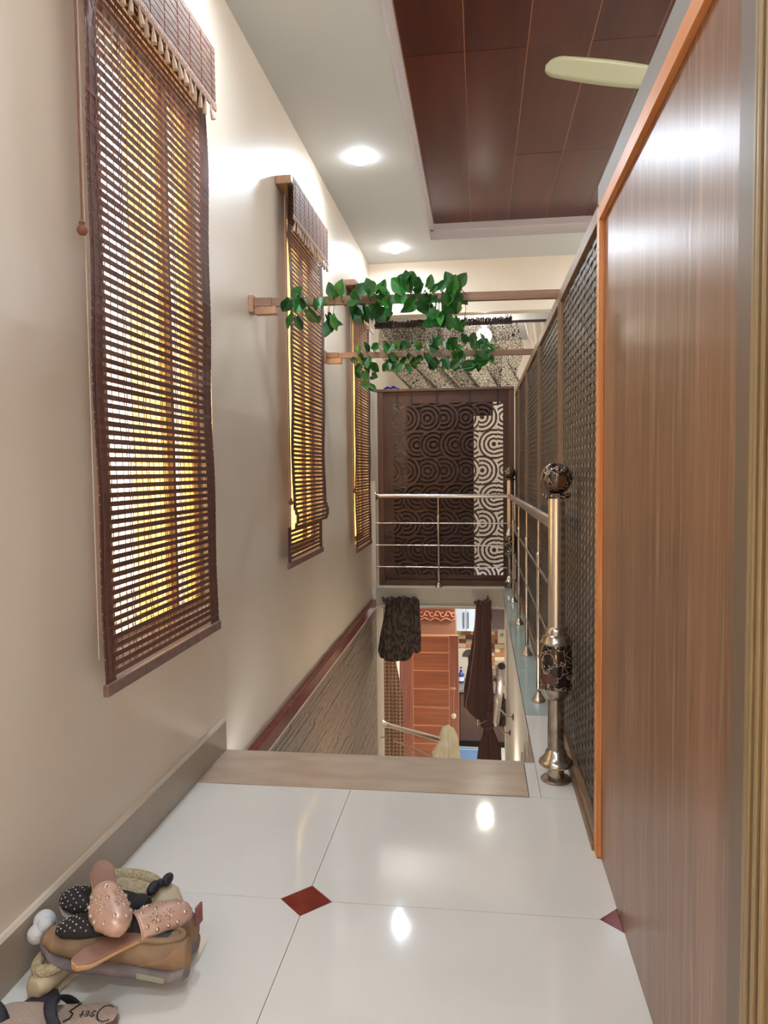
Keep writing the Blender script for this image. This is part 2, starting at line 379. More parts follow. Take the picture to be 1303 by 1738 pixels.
part('white_line', MB().box(-.98, -.970, 2.76, 6.84, -.192, -.186), M_white, mt, False)
struct('wall_stair_right', MB().box(.226, .36, 2.765, 7.0, -3.3, -.023), M_white, 'white painted wall under the railing ledge', 'wall')
sk = MB()
stm = MB(); y = 2.765; z = -.045
while z > -3.05:
    stm.box(-.98, .225, y, y+.30, -3.12, z-.125); z -= .17; y += .30
st = struct('trim_5', stm, M_tile, 'flight of stairs going down between the stairwell walls', 'stairs')
y = 2.765; z = -.045
for k in range(17):
    part('step_skirting', MB().box(.214, .226, y-.02, y+.30, z-.25, min(z+.13, -.03)), M_base, st, False); z -= .17; y += .30
# lower storey
struct('floor_lower', MB().box(-4.0, 2.0, 6.0, 12.0, -3.3, -3.1), mat('lower_floor', (188, 190, 184), .12), 'pale floor of the kitchen downstairs', 'floor')
struct('ceiling_lower', MB().box(-1.3, 2.0, 8.8, 12.0, -.2, -.1), M_ceil, 'kitchen ceiling', 'ceiling')
struct('wall_lower_left', wall_with_holes('X', -1.3, -1.1, 7.35, 12.0, -3.1, -.175, [(8.5, 9.3, -3.1, -.95)]), M_white, 'white wall with the entrance doorway downstairs', 'wall')
wl = struct('wall_lower_back', MB().box(-1.3, 2.0, 11.62, 11.8, -3.1, -.2), mat('tile_bed', (150, 130, 110), .7), 'kitchen wall with brick pattern tiles', 'wall')
struct('wall_lower_right', MB().box(1.9, 2.0, 6.9, 12.0, -3.1, -.1), M_white, 'right wall of the kitchen downstairs', 'wall')
struct('wall_lower_right_front', MB().box(.36, 2.0, 6.95, 7.0, -3.1, -.175), M_white, 'wall beside the foot of the stairs', 'wall')
bm_cols = [mat('brick_%s' % n, c, .3, rgb2=c2, scale=20, stretch=(1, 1, 3)) for n, c, c2 in (
    ('cream', (214, 200, 166), (198, 182, 146)), ('tan', (168, 118, 84), (150, 102, 72)), ('brown', (116, 78, 60), (100, 64, 48)), ('grey', (176, 160, 146), (160, 146, 132)))]
r2 = random.Random(3)
row = 0; z = -2.05
while z < -.75:
    x = -.60 + (0.07 if row % 2 else 0)
    while x < .75:
        L = .075 if r2.random() < .3 else .15
        part('brick', MB().box(x+.002, x+L-.002, 11.605, 11.625, z+.002, z+.066), bm_cols[r2.choice((0, 0, 1, 1, 2, 2, 3))], wl, False); x += L
    z += .068; row += 1

# ------------------------------------------------------------ exterior
M_ext = mat('neighbour_wall', (236, 226, 200), .8, rgb2=(224, 208, 170), scale=1.5)
struct('wall_outside', MB().box(-4.6, -4.4, -6, 16, -3.1, 3.6), M_ext, 'sunlit neighbouring wall outside the windows', 'wall')
struct('floor_outside', MB().box(-4.4, -1.3, -6, 16, -3.25, -3.1), mat('yard', (196, 190, 178), .8), 'concrete yard outside', 'ground')

# ------------------------------------------------------------ windows
M_amber = see_through('amber_glass', (255, 232, 170), .45, (255, 240, 204))
M_clear = see_through('clear_glass', (255, 255, 255), .10, (250, 250, 250))
for i, (a, b, zl, zh) in enumerate(WIN):
    f = MB(); x0, x1 = XL-.085, XL-.05
    f.box(x0, x1, a, a+.03, zl, zh).box(x0, x1, b-.03, b, zl, zh).box(x0, x1, a, b, zl, zl+.035).box(x0, x1, a, b, zh-.035, zh)
    f.box(x0, x1+.005, a+.53, a+.55, zl, zh)
    wn = struct('window_%d' % (i+1), f, M_alu, ['brown framed window behind the nearest bamboo blind', 'brown framed window behind the middle bamboo blind', 'brown framed window behind the farthest bamboo blind'][i], 'window')
    e = a+(.28 if i == 0 else .06)
    for p, q, mm in ((a+.03, e, M_clear), (e, a+.53, M_amber), (a+.55, a+.66, M_clear if i == 0 else M_amber), (a+.66, b-.03, M_amber)):
        part('pane', MB().box(XL-.07, XL-.065, p+.001, q-.001, zl+.03, zh-.03), mm, wn, False)

# ------------------------------------------------------------ bamboo blinds
def blind(y0, y1, zb, zt, label, seed, fold=None):
    r = random.Random(seed); W = y1-y0; XB = -.95
    t = thing('bamboo_blind', label, 'blind', (XL, y0, zb), group='bamboo blinds over the left wall windows')
    def off(z):                                   # gentle bow of the hanging sheet
        u = (z-zb)/(zt-zb)
        o = .003*math.sin(u*9+seed) + .0025*math.sin(u*23+seed*2)
        if fold and z < fold: o -= .022
        if fold and fold <= z < fold+.10: o += .016*math.sin((z-fold)/.10*math.pi)
        return XB+o
    pitch = .0232; sm = MB().box(-.001, .001, 0, W, -.0068, .0068).mesh('slat', M_slat)
    rd = MB(); z = zb+.05; rows = []
    while z < zt-.02:
        rows.append(z); o = bpy.data.objects.new('slat', sm); COL.objects.link(o); o.parent = t
        dy = r.uniform(-.004, .004) + (-.03 if fold and z < fold else 0)
        o.location = (off(z)-XL, dy, z-zb); o.rotation_euler = (r.uniform(-.003, .003), r.uniform(-.10, .10), 0)
        for q in (-.0032, .0004, .0038):
            zz = z+pitch/2+q+r.uniform(-.0004, .0004)
            if r.random() < .7: rd.box(off(z)-.0005, off(z)+.0005, y0+dy, y1+dy, zz-.00055, zz+.00055)
        z += pitch
    tag(part('reeds', rd, M_reed, t), kind='stuff')
    th = MB(); nth = 21
    for k in range(nth+1):
        y = y0+.012+k*(W-.024)/nth
        thick = k % 3 == 1
        wd = .0060 if thick else .0055
        for i in range(len(rows)-1):
            za, zc = rows[i], rows[i+1]; xo = off(za)+.003; xp = off(zc)+.003
            yy = y+(.0016 if i % 2 else -.0016)*(1 if thick else 0)
            for q in ((-.0065, .0065) if thick else (0,)):
                yq = yy+q; yr = yq-(.0032 if i % 2 == 0 else -.0032)*(1 if thick else 0)
                th.add([(xo, yq-wd/2, za), (xo, yq+wd/2, za), (xp, yr+wd/2, zc), (xp, yr-wd/2, zc)], [(0, 1, 2, 3)])
    tag(part('thread', th, M_thread, t), kind='stuff')
    # added side strips close the gaps so the two edges look dimmer
    for ya, yb in ((y0-.004, y0+.05), (y1-.075, y1+.004)):
        e = MB(); z = zb+.03
        while z < zt:
            dy = -.03 if fold and z < fold else 0
            e.box(off(z)-.0006, off(z)+.0006, ya+dy, yb+dy, z, z+.0195); z += .0232
        tag(part('dim_edge', e, M_slat, t), kind='stuff')
    zz = zb
    dy = -.03 if fold else 0
    part('bottom_rail', MB().box(off(zz+.01)-.008, off(zz+.01)+.008, y0-.006+dy, y1+.006+dy, zb, zb+.032), M_hem, t, bevel=.003)
    part('head_rail', MB().box(XL+.002, XB+.02, y0-.012, y1+.012, zt-.02, zt+.022), M_block, t, bevel=.002)
    # valance
    xv = XB+.032; vb = zt-.19
    V = MB()
    for k in range(17):
        za = vb+.012+k*.0112
        V.box(xv-.0015+(.001 if k % 2 else 0), xv+.0015+(.001 if k % 2 else 0), y0-.015, y1+.015, za, za+.0102)
    V.box(XL+.01, xv, y1+.012, y1+.015, vb+.05, zt+.0)
    part('valance', V, M_valance, t)
    vt = MB()
    for k in range(9):
        y = y0+.02+k*(W-.04)/8
        vt.box(xv+.0015, xv+.0035, y-.002, y+.002, vb+.012, zt)
    part('valance_thread', vt, M_thread, t)
    br = MB().box(xv-.002, xv+.004, y0-.017, y1+.017, vb-.012, vb+.013)
    for k in range(int(W/.012)):
        br.box(xv+.004, xv+.006, y0+k*.012, y0+k*.012+.007, vb-.006, vb+.007)
    part('braid', br, M_braid, t)
    tm = MB().lathe((0, 0, 0), [(.002, 0), (.003, -.008), (.004, -.010), (.0032, -.013), (.0065, -.024), (.0085, -.05)], 8).mesh('tassel', M_tassel)
    y = y0+.01
    while y < y1:
        o = bpy.data.objects.new('tassel', tm); COL.objects.link(o); o.parent = t
        o.location = (xv+.002-XL, y-y0, vb-.012-zb); o.rotation_euler = (r.uniform(-.25, .25), r.uniform(-.2, .2), 0); y += .045
    return t, off
b1, off1 = blind(1.75, 2.565, .53, 2.57, 'tall brown bamboo blind nearest the camera, straight to the bottom', 1)
b2, off2 = blind(3.70, 4.515, .60, 2.56, 'middle bamboo blind with a creased fold near its bottom', 2, fold=.80)
b3, off3 = blind(5.63, 6.42, .46, 2.53, 'farthest bamboo blind beside the end railing', 3)
M_cord = mat('cord', (120, 74, 52), .7)
for root, y, zt_, zl in ((b1, 1.722, 2.5, 1.70), (b2, 3.675, 2.5, .95), (b3, 5.605, 2.45, .95)):
    part('cord', MB().tube([(-.955, y, zt_), (-.957, y+.004, (zt_+zl)/2), (-.955, y, zl)], .0022, 6), M_cord, root)
    part('cord_knob', MB().lathe((-.955, y, zl), [(.003, .015), (.008, .01), (.006, .004), (.012, -.004), (.013, -.012), (.008, -.02), (.002, -.022)][::-1], 12), M_cord, root)
    part('pull_cord', MB().tube([(-.975, y+.05, zt_), (-.975, y+.048, .62)], .0016, 5), mat('pale_cord', (196, 188, 176), .6), root)

# ------------------------------------------------------------ downlights
def downlight(x, y, label, power=DOWN, z=ZC):
    t = thing('downlight', label, 'light', (x, y, z), group='recessed ceiling downlights')
    part('rim', MB().lathe((x, y, z), [(.068, 0), (.068, -.003), (.0605, -.004)], 28, cap=False), M_ceil, t)
    part('lens', MB().lathe((x, y, z), [(.060*math.cos(q*math.pi/16), -.0035-.042*math.sin(q*math.pi/16)) for q in range(8)]+[(.0004, -.046)], 28, cap=False), emit('lamp_lens', (240, 246, 255), 60), t)
    l = ceiling_lamp_light(x, y, z-.012, power); l.parent = t; l.location = (0, 0, -.05)
downlight(-.71, 4.54, 'round ceiling light nearer the camera, left of the wooden ceiling')
downlight(-.71, 6.40, 'round ceiling light farther away, near the drop beam')
downlight(-.71, 2.45, 'ceiling light above the head of the stairs, out of view')
downlight(-.71, .35, 'ceiling light above the entrance of the landing, out of view')
downlight(.1, -.9, 'unseen fill light added on the ceiling behind the camera', 20)  # added to brighten the landing from behind
for x, y, lb in ((1.6, 6.55, 'unseen fill light added in the neighbouring room beside the drop beam, nearer the partition'), (2.9, 6.55, 'unseen fill light added in the neighbouring room beside the drop beam, far corner'),
                 (3.5, 4.5, 'unseen fill light added in the neighbouring room along its far wall, farthest'), (3.5, 2.4, 'unseen fill light added in the neighbouring room along its far wall, middle'), (3.5, .4, 'unseen fill light added in the neighbouring room along its far wall, nearest')):
    downlight(x, y, lb, 22)  # none of these lights is seen, added as fill

t = thing('warm_fill_lamp', 'added warm fill lamp, unseen on the floor behind the camera', 'lamp', (-.25, -1.2, 0))  # unseen lamp added to warm the lower left wall
part('base', MB().lathe((-.25, -1.2, 0), [(.09, .001), (.09, .02), (.02, .04), (.015, .45)], 20), M_block, t)
part('shade', MB().lathe((-.25, -1.2, 0), [(.16, .42), (.11, .68)], 24, cap=False), see_through('fill_lamp_shade', (255, 226, 180), .8, (255, 240, 220)), t)
pl = bpy.data.lights.new('warm_fill_light', 'POINT'); pl.energy = 48; pl.color = (1.0, .72, .42); pl.shadow_soft_size = .06
po = bpy.data.objects.new('warm_fill_light', pl); COL.objects.link(po); po.location = (-.25, -1.2, .56)
# unseen lamp added low in the stairwell to brighten the draped cloth
t = thing('stair_fill_lamp', 'added fill lamp low on the right stairwell wall, hidden below the landing', 'lamp', (.22, 4.6, -.98))
part('lens', MB().ball((.20, 4.6, -.98), 1, 16, 10, .020, .05, .03), emit('stair_fill_lens', (255, 232, 200), 60), t)
part('rim', MB().box(.214, .2255, 4.54, 4.66, -1.02, -.94), M_white, t, bevel=.003)
pl = bpy.data.lights.new('stair_fill_light', 'POINT'); pl.energy = 17; pl.color = (1.0, .92, .80); pl.shadow_soft_size = .05
po = bpy.data.objects.new('stair_fill_light', pl); COL.objects.link(po); po.location = (.12, 4.6, -.98)

# ------------------------------------------------------------ pendant bulb behind the lace curtain
t = thing('bulb_lamp', 'bright round lamp shining behind the lace curtain', 'lamp', (.045, 7.36, 2.56))
part('holder', MB().lathe((.045, 7.36, 2.56), [(.05, 0), (.05, -.02), (.03, -.03), (.03, -.07)], 16), M_white, t)
part('bulb', MB().ball((.045, 7.36, 2.40), .075, 20, 12), emit('bulb_glow', (255, 250, 240), 75), t)

# ------------------------------------------------------------ timber partition
t = thing('wood_partition', 'glossy brown wood-grain partition board on the right with orange edge strips', 'partition', (XR, 1.5, 0))
part('board', MB().box(XR, XR+.02, .985, 2.10, .002, 1.80), M_lam, t)
part('edge_strip', MB().box(XR-.014, XR, 2.085, 2.125, .004, 1.768), M_orange, t, bevel=.001)
M_orange_y = grain('orange_batten_flat', (206, 130, 72), (222, 150, 88), (230, 168, 108), 'Y', rough=.4)
part('edge_strip', MB().box(XR-.014, XR, .985, 2.125, 1.768, 1.806), M_orange_y, t, bevel=.001)
part('shade_strip', MB().box(XR-.004, XR+.02, .96, 1.02, .002, 1.80), mat('painted_shade', (110, 92, 78), .4), t)  # dark strip standing in for the grey shadow at the board's end
part('grey_back_board', MB().box(XR, XR+.05, .96, 2.20, 1.801, 1.895), M_grey, t)
pn = MB()
for k in range(7): pn.box(XR-.0147, XR-.0138, 2.1, 2.104, .25+k*.24, .254+k*.24)
tag(part('nail', pn, M_black, t), kind='stuff')
t = thing('partition_clip', 'small white metal clip on top of the wooden partition', 'clip', (XR+.04, 2.0, 1.895))
part('plate', MB().box(XR+.03, XR+.05, 1.985, 2.03, 1.895, 1.925), M_white, t, bevel=.002)
part('hook', MB().tube([(XR+.04, 2.0, 1.925), (XR+.02, 2.0, 1.935), (XR+.012, 2.0, 1.92)], .003, 8), M_steel, t)
t = thing('door_post', 'ridged tan door post at the right edge beside the wood-grain board', 'door post', (XR, .92, 0))
part('post', MB().box(XR-.008, XR+.04, .86, .945, .002, 2.3), M_post, t, bevel=.003)
for ya in (.939, .928, .905, .88):
    part('ridge', MB().box(XR-.014, XR-.007, ya-.005, ya+.005, .002, 2.3), M_post, t, bevel=.002)

# ------------------------------------------------------------ woven lattice partition
t = thing('lattice_partition', 'long woven brown lattice screen in a wooden frame behind the steel newel post', 'screen', (XR, 4.4, 0))
part('bottom_rail', MB().box(XR-.012, XR+.03, 2.126, 6.97, .002, .06), M_frame, t, bevel=.002)
part('bottom_bead', MB().box(XR-.020, XR-.011, 2.126, 6.97, .002, .022), M_frame, t, bevel=.002)
part('top_rail', MB().box(XR-.012, XR+.03, 2.126, 6.97, 1.775, 1.82), M_frame, t, bevel=.002)
part('top_bead', MB().box(XR+.005, XR+.04, 2.21, 6.97, 1.82, 1.834), M_grey, t)
PY = [2.126, 3.12, 4.21, 5.30, 6.36, 6.97]
for i, y in enumerate(PY):
    if i == 0: a, b = y, y+.02
    elif i == len(PY)-1: a, b = y-.05, y
    else: a, b = y-.032, y+.032
    part('stile', MB().box(XR-.011, XR+.03, a, b, .06, 1.775), M_frame, t, bevel=.002)
    if 0 < i < len(PY)-1: part('stile_bead', MB().box(XR-.017, XR-.011, y-.006, y+.006, .06, 1.775), M_frame, t)
part('backing', MB().box(XR+.0055, XR+.012, 2.14, 6.94, .05, 1.79), M_back, t)
for i in range(len(PY)-1):
    a = PY[i]+(.02 if i == 0 else .032); b = PY[i+1]-(.05 if i == len(PY)-2 else .032)
    L = b-a; nc = max(1, round(L/.075)); me2 = []
    for ph in (0, 1):
        m_ = MB(); ns = nc*4
        def fx(y): return XR+.0012+.0012*math.sin((y-a)/(L/nc)*math.pi+ph*math.pi)
        for k in range(ns):
            ya, yb = a+L*k/ns, a+L*(k+1)/ns; xa, xb = fx(ya), fx(yb)
            m_.add([(xa, ya, -.0078), (xb, yb, -.0078), (xb, yb, .0078), (xa, ya, .0078)], [(0, 1, 2, 3)])
        me2.append(m_.mesh('ribbon', M_weave))
    nr = int(1.715/.030)
    for k in range(nr):
        o = bpy.data.objects.new('ribbon', me2[k % 2]); COL.objects.link(o); o.parent = t
        o.location = Vector((0, 0, .06+.015+k*.030))-Vector(t.location)
    v_ = MB()
    for k in range(nc+1):
        y = a+L*k/nc; v_.box(XR+.003, XR+.0045, max(a, y-.013), min(b, y+.013), .06, 1.775)
    tag(part('upright_ribbons', v_, M_weave, t), kind='stuff')

# ------------------------------------------------------------ carved screen at the far end
SX0, SX1, SY = -.962, .318, 7.0
t = thing('carved_screen', 'dark brown screen with cut-out scale pattern behind the far railing', 'screen', (-.32, SY, 0))
part('stile', MB().box(SX0, SX0+.055, SY-.02, SY+.02, .002, 1.84), M_sframe, t, bevel=.003)
part('stile', MB().box(SX1-.05, SX1, SY-.02, SY+.02, .002, 1.84), M_sframe, t, bevel=.003)
part('top_rail', MB().box(SX0-.02, SX1, SY-.03, SY+.03, 1.84, 1.865), M_sframe, t, bevel=.003)
part('bottom_rail', MB().box(SX0+.055, SX1-.05, SY-.02, SY+.02, .002, .05), M_sframe, t, bevel=.003)
px0, px1, pz0, pz1, st_ = SX0+.05, SX1-.045, .04, 1.845, .0052
bx0, bx1, bz0, bz1 = -.815, .213, .10, 1.725
P = .497                                           # pattern period
def hole(x, z):
    if not (bx0 < x < bx1 and bz0 < z < bz1): return False
    u = x-bx1; v = z-1.335                         # measured from the right border
    k = round(-v/P)
    best = None
    for m in range(0, -4, -1):
        for kk in (k-1, k, k+1):
            for pri, cx, cz, sgn in ((0, -.082+m*.36, -P*kk, -1), (0, -.19+m*.36, -P*kk-.245, 1)):
                d = math.hypot(u-cx, v-cz)
                if d < .157 and (u-cx)*sgn > -.03 and (best is None or d < best[1]): best = (pri, d)
    if best is None:
        for m in range(0, -4, -1):
            for kk in (k-1, k, k+1, k+2):
                for cx, cz in ((.018+m*.36, -P*kk-.245), (-.285+m*.36, -P*kk)):
                    d = math.hypot(u-cx, v-cz)
                    if d < .245 and (best is None or d < best[1]): best = (1, d)
    if best is None: return False
    return (best[1]-.002) % .040 > .0185
nx, nz = int((px1-px0)/st_), int((pz1-pz0)/st_); st_x = (px1-px0)/nx; st_z = (pz1-pz0)/nz
vi = {}; vs = []; fs = []
def gv(i, j):
    if (i, j) not in vi: vi[(i, j)] = len(vs); vs.append((px0+i*st_x, SY, pz0+j*st_z))
    return vi[(i, j)]
for j in range(nz):
    i = 0
    while i < nx:
        z = pz0+(j+.5)*st_z
        if hole(px0+(i+.5)*st_x, z): i += 1; continue
        fs.append((gv(i, j), gv(i+1, j), gv(i+1, j+1), gv(i, j+1))); i += 1
part('carved_board', MB().add(vs, fs), M_jali, t, thick=.012)
part('mesh_backing', MB().box(-.675, -.055, SY+.015, SY+.02, .08, 1.76), M_mesh, t)
part('mesh_backing', MB().box(-.83, -.676, SY+.015, SY+.02, .099, .93), M_mesh, t)  # extra dark sheet added to darken the lower left holes
part('mesh_backing', MB().box(-.054, .125, SY+.015, SY+.02, 1.60, 1.76), M_mesh, t)
part('mesh_backing', MB().box(-.9, .25, SY+.016, SY+.021, .06, .098), M_mesh, t)
for x in (-.773, -.634, -.396, -.09, .17):
    o = part('strap', MB().box(x-.01, x+.01, SY-.012, SY-.007, 1.70, 1.85), M_black, t)
t = thing('blue_cloth', 'small crumpled blue cloth on top of the carved screen at its left', 'cloth', (-.83, SY, 1.865))
cl = MB().grid(10, 8, lambda a, b: (-.90+.15*a, SY-.03+.06*b, 1.867+.028*abs(math.sin(a*7)*math.cos(b*5))*math.sin(math.pi*a)+.004))
part('cloth', cl, mat('blue_cloth', (38, 52, 190), .8), t, thick=.003)

# ------------------------------------------------------------ stainless railing and newels
def baluster(x, y, zt, t):
    part('baluster', MB().tube([(x, y, .06), (x, y, zt-.17)], .0105, 12), M_steel, t)
    part('baluster_pin', MB().tube([(x, y, zt-.17), (x, y, zt)], .0055, 10), M_steel, t)
    part('baluster_cap', MB().lathe((x, y, zt-.18), [(.0105, 0), (.014, .008), (.0125, .016), (.006, .022)], 14), M_steel, t)
    part('base_flange', MB().lathe((x, y, 0), [(.033, .001), (.033, .007), (.029, .016), (.020, .028), (.014, .038), (.0105, .05)], 18), M_steel, t)
t = thing('far_railing', 'stainless steel railing across the far end of the stairwell with three thin bars', 'railing', (-.35, 6.87, 0))
RY = 6.885
part('handrail', MB().tube([(-.962, RY, .862), (.262, RY, .852)], .021, 20), M_steel, t)
o = part('wall_flange', MB().lathe((0, 0, 0), [(.045, 0), (.044, .006), (.03, .015), (.022, .03)], 20), M_steel, t, False)
o.location = Vector((-.973, RY, .862))-Vector(t.location); o.rotation_euler = (0, R(90), 0)
part('wall_plate', MB().box(XL+.001, -.972, RY-.03, RY+.03, .001, 1.0), M_wall, t)
for z in (.605, .397, .192):
    part('bar', MB().tube([(-.968, RY, z), (.262, RY, z-.004)], .0062, 10), M_steel, t)
    part('bar_socket', MB().tube([(-.972, RY, z), (-.945, RY, z)], .011, 12), M_steel, t)
baluster(-.385, RY, .838, t)
t = thing('side_railing', 'stainless steel railing along the ledge between the two newel posts', 'railing', (.27, 4.7, 0))
RX = .272
hr = [(.262, 2.63, .905), (.266, 3.3, .893), (.27, 4.2, .882), (.272, 5.4, .868), (.27, 6.8, .853)]
part('handrail', MB().tube(hr, .0235, 20), M_steel, t)
for dz in (-.25, -.46, -.665):
    part('bar', MB().tube([(RX, 2.63, .895+dz), (RX, 6.85, .853+dz)], .0062, 10), M_steel, t)
for y, zt in ((3.51, .88), (4.39, .87), (5.26, .86), (6.15, .85)): baluster(RX, y, zt-.01, t)
def newel(x, y, label, z0=0.0):
    t = thing('newel_post', label, 'post', (x, y, 0))
    c = (x, y, 0)
    part('ball', MB().ball((x, y, 1.066), .055, 32, 20), M_marble, t)
    part('collar', MB().lathe(c, [(.020, 1.015), (.048, 1.015), (.050, 1.005), (.048, .998), (.025, .995)][::-1], 28), M_marble, t, bevel=0)
    part('upper_tube', MB().lathe(c, [(.0285, .515), (.0285, .998)], 32), M_steel, t)
    part('upper_cap', MB().lathe(c, [(.054, .488), (.056, .495), (.050, .503), (.047, .515), (.038, .522), (.036, .54), (.0285, .548)], 32), M_steel2, t)
    part('barrel', MB().lathe(c, [(.040, .330), (.054, .334), (.055, .342), (.050, .348), (.055, .38), (.0575, .415), (.056, .45), (.050, .478), (.055, .482), (.054, .490), (.042, .492)], 32), M_marble, t)
    part('lower_cap', MB().lathe(c, [(.0285, .292), (.034, .298), (.044, .312), (.052, .326), (.053, .333), (.048, .335)], 32), M_steel2, t)
    part('lower_tube', MB().lathe(c, [(.0285, .005), (.0285, .31)], 32), M_steel2, t)
    part('bell_flange', MB().lathe(c, [(.056, .055), (.060, .062), (.058, .070), (.050, .078), (.040, .088), (.036, .104), (.0285, .112)], 32), M_steel2, t)
    part('base_plate', MB().lathe(c, [(.052, .0), (.054, .004), (.048, .009), (.03, .013)], 28), M_rust, t)
    return t
newel(.263, 2.615, 'stainless steel newel post with dark marble ball and barrel, near the stair head')
newel(.272, 6.89, 'far newel post with a dark marble ball at the railing corner')
near_bell = (RX, 3.51)

# ------------------------------------------------------------ plant bars and garlands
def plant_bar(y, label, zr, zl):
    t = thing('wooden_bar', label, 'beam', (-.4, y, zr))
    mb = MB().prism([(XL+.09, zl-.018), (XL+.09, zl+.018), (XR+.03, zr+.018), (XR+.03, zr-.018)], 'Y', y-.014, y+.014)
    part('bar', mb, M_bar, t, bevel=.002)
    part('wall_block', MB().box(XL, XL+.022, y-.04, y+.035, zl-.045, zl+.03), M_block, t, bevel=.003)
    part('bracket', MB().box(XL+.022, XL+.12, y-.02, y+.025, zl-.052, zl-.0185), M_block, t, bevel=.003)
    part('bracket_tenon', MB().box(XL+.02, XL+.10, y-.022, y+.022, zl-.018, zl+.02), M_bar, t, bevel=.002)
plant_bar(3.25, 'nearer wooden bar across the stairwell carrying a leafy garland', 1.838, 1.852)
plant_bar(4.80, 'farther wooden bar across the stairwell carrying a leafy garland', 1.838, 1.852)
def leaf_mesh(seed):
    r = random.Random(seed); m = MB(); L = .066; Wd = .027*r.uniform(.8, 1.2)
    nu, nv = 4, 7; fold = r.uniform(.15, .5); curl = r.uniform(-.25, .45)
    def fn(a, b):
        s = 2*a-1; wv = Wd*(math.sin(math.pi*min(1, b*1.02))**.55)*(1.25-.75*b) if b > 0 else 0
        if b == 0: return (s*Wd*.55, -.010 if abs(s) > .2 else 0.0, fold*abs(s)*Wd*.5)
        if b == 1: return (0, L, -curl*L)
        return (s*wv, b*L, fold*abs(s)*wv - curl*L*b*b)
    m.grid(nu, nv, fn)
    return m.mesh('leaf', M_leaf)
LEAVES = [leaf_mesh(i) for i in range(5)]
def garland(y, zbar, clusters, label, seed):
    r = random.Random(seed); t = thing('leaf_garland', label, 'plant', (clusters[0][0], y, zbar))
    st = MB()
    for (x0, x1, n, dzlo, dzhi) in clusters:
        pts = []; m = 10
        for k in range(m+1):
            u = k/m; a = u*math.pi*5
            pts.append((x0+(x1-x0)*u, y+.028*math.cos(a), zbar+.028*math.sin(a)))
        st.tube(pts, .002, 5)
        for k in range(n):
            x = r.uniform(x0, x1); z = zbar+r.uniform(dzlo, dzhi); yy = y+r.uniform(-.055, .02)
            if abs(z-zbar) < .02: yy = y-.02-r.uniform(0, .03)
            o = bpy.data.objects.new('leaf', LEAVES[r.randrange(5)]); COL.objects.link(o); o.parent = t
            sc = r.uniform(.75, 1.25); o.scale = (sc, sc, sc)
            o.location = Vector((x, yy, z))-Vector(t.location)
            up = z > zbar+.005
            base = R(r.uniform(-60, 60)) if up else R(180+r.uniform(-75, 75))
            # leaf faces the viewer roughly, tip direction 'base' in the vertical plane
            q = Matrix.Rotation(base, 3, 'Y') @ Matrix.Rotation(R(90), 3, 'X')
            q = Matrix.Rotation(R(r.uniform(-50, 50)), 3, 'Z') @ Matrix.Rotation(R(r.uniform(-35, 35)), 3, 'X') @ q
            o.rotation_euler = q.to_euler()
            if abs(z-zbar) > .03:
                st.tube([(x, y, zbar), ((x+x)/2+r.uniform(-.01, .01), yy, (z+zbar)/2), (x, yy, z)], .0013, 4)
    tag(part('stem', st, M_stem, t), kind='stuff')
garland(3.25, 1.85, [(-.83, -.63, 17, -.10, .03), (-.62, -.5, 5, -.07, .03), (-.50, -.38, 14, -.06, .05), (-.36, -.22, 16, -.06, .07), (-.22, -.06, 30, -.11, .05)], 'green pothos garland wound on the nearer wooden bar', 5)
garland(4.80, 1.85, [(-.80, -.66, 16, -.20, .03), (-.66, -.30, 30, -.08, .05), (-.30, -.05, 22, -.08, .06), (-.05, .13, 18, -.10, .06)], 'green pothos garland wound on the farther wooden bar', 9)

# ------------------------------------------------------------ lace curtain behind the beam
t = thing('lace_curtain', 'brown lace curtain gathered sideways on a dark rod above the carved screen', 'curtain', (-.4, 7.12, 1.9))
part('curtain_rod', MB().tube([(-1.0, 7.12, 2.49), (1.2, 7.12, 2.475)], .012, 10), M_dark, t)
M_lace = see_through('lace', (150, 138, 124), .34, (255, 255, 250), (36, .055, (48, 34, 32)))
def lacef(a, b):
    x = -.985+1.36*a; z = 2.49-.64*b
    sw = .16*b*b*(1-.3*a)                               # folds sweep to the right as they drop
    fold = .050*math.sin(a*34-b*7) + .016*math.sin(a*71+b*5)
    return (x*(1-.12*b)+sw+(.02+.05*b)*math.sin(a*34-b*7+1.4), 7.12+fold*(.4+b), z+.03*math.sin(a*5)*b)
part('lace_sheet', MB().grid(110, 26, lacef), M_lace, t)
for (a0, wd, sh) in ((.17, .10, .05), (.30, .09, .10), (.44, .07, .10), (.56, .05, .09), (.80, .05, .04)):
    def lf(a, b, a0=a0, wd=wd, sh=sh):
        x, y, z = lacef(min(1, a0+wd*(a-.5)*(1.1-.25*b)+sh*b*b), b); return (x, y-.012-.02*math.sin(a*math.pi)-.012*math.sin(a*14), z)
    part('lace_fold', MB().grid(16, 20, lf), M_lace, t)
ru = MB(); r3 = random.Random(4); pts = []
for k in range(170):
    u = k/169; pts.append((-.985+1.28*u, 7.105+r3.uniform(-.014, .014), 2.485+(.032 if k % 2 else -.016)*r3.uniform(.4, 1.5)+.015*math.sin(u*21)))
ru.tube(pts, .0045, 5)
for k in range(80):
    u = k/79; ru.tube([(-.985+1.28*u, 7.10, 2.455), (-.98+1.28*u, 7.10, 2.51+.02*r3.random())], .008, 5)
part('gathered_heading', ru, mat('lace_heading', (50, 32, 34), .9), t)
t = thing('sheer_curtain', 'pale sheer curtain beside the brown lace one, at the top right', 'curtain', (.7, 7.20, 1.9))
part('rod', MB().tube([(.36, 7.20, 2.50), (3.79, 7.20, 2.49)], .010, 10), M_dark, t)
M_sheer = see_through('sheer', (214, 204, 190), .6, (255, 250, 240))
part('sheer_sheet', MB().grid(60, 14, lambda a, b: (.42+.75*a+.16*b*(1-a), 7.20+.02*math.sin(a*60+b*4), 2.50-.64*b)), M_sheer, t)
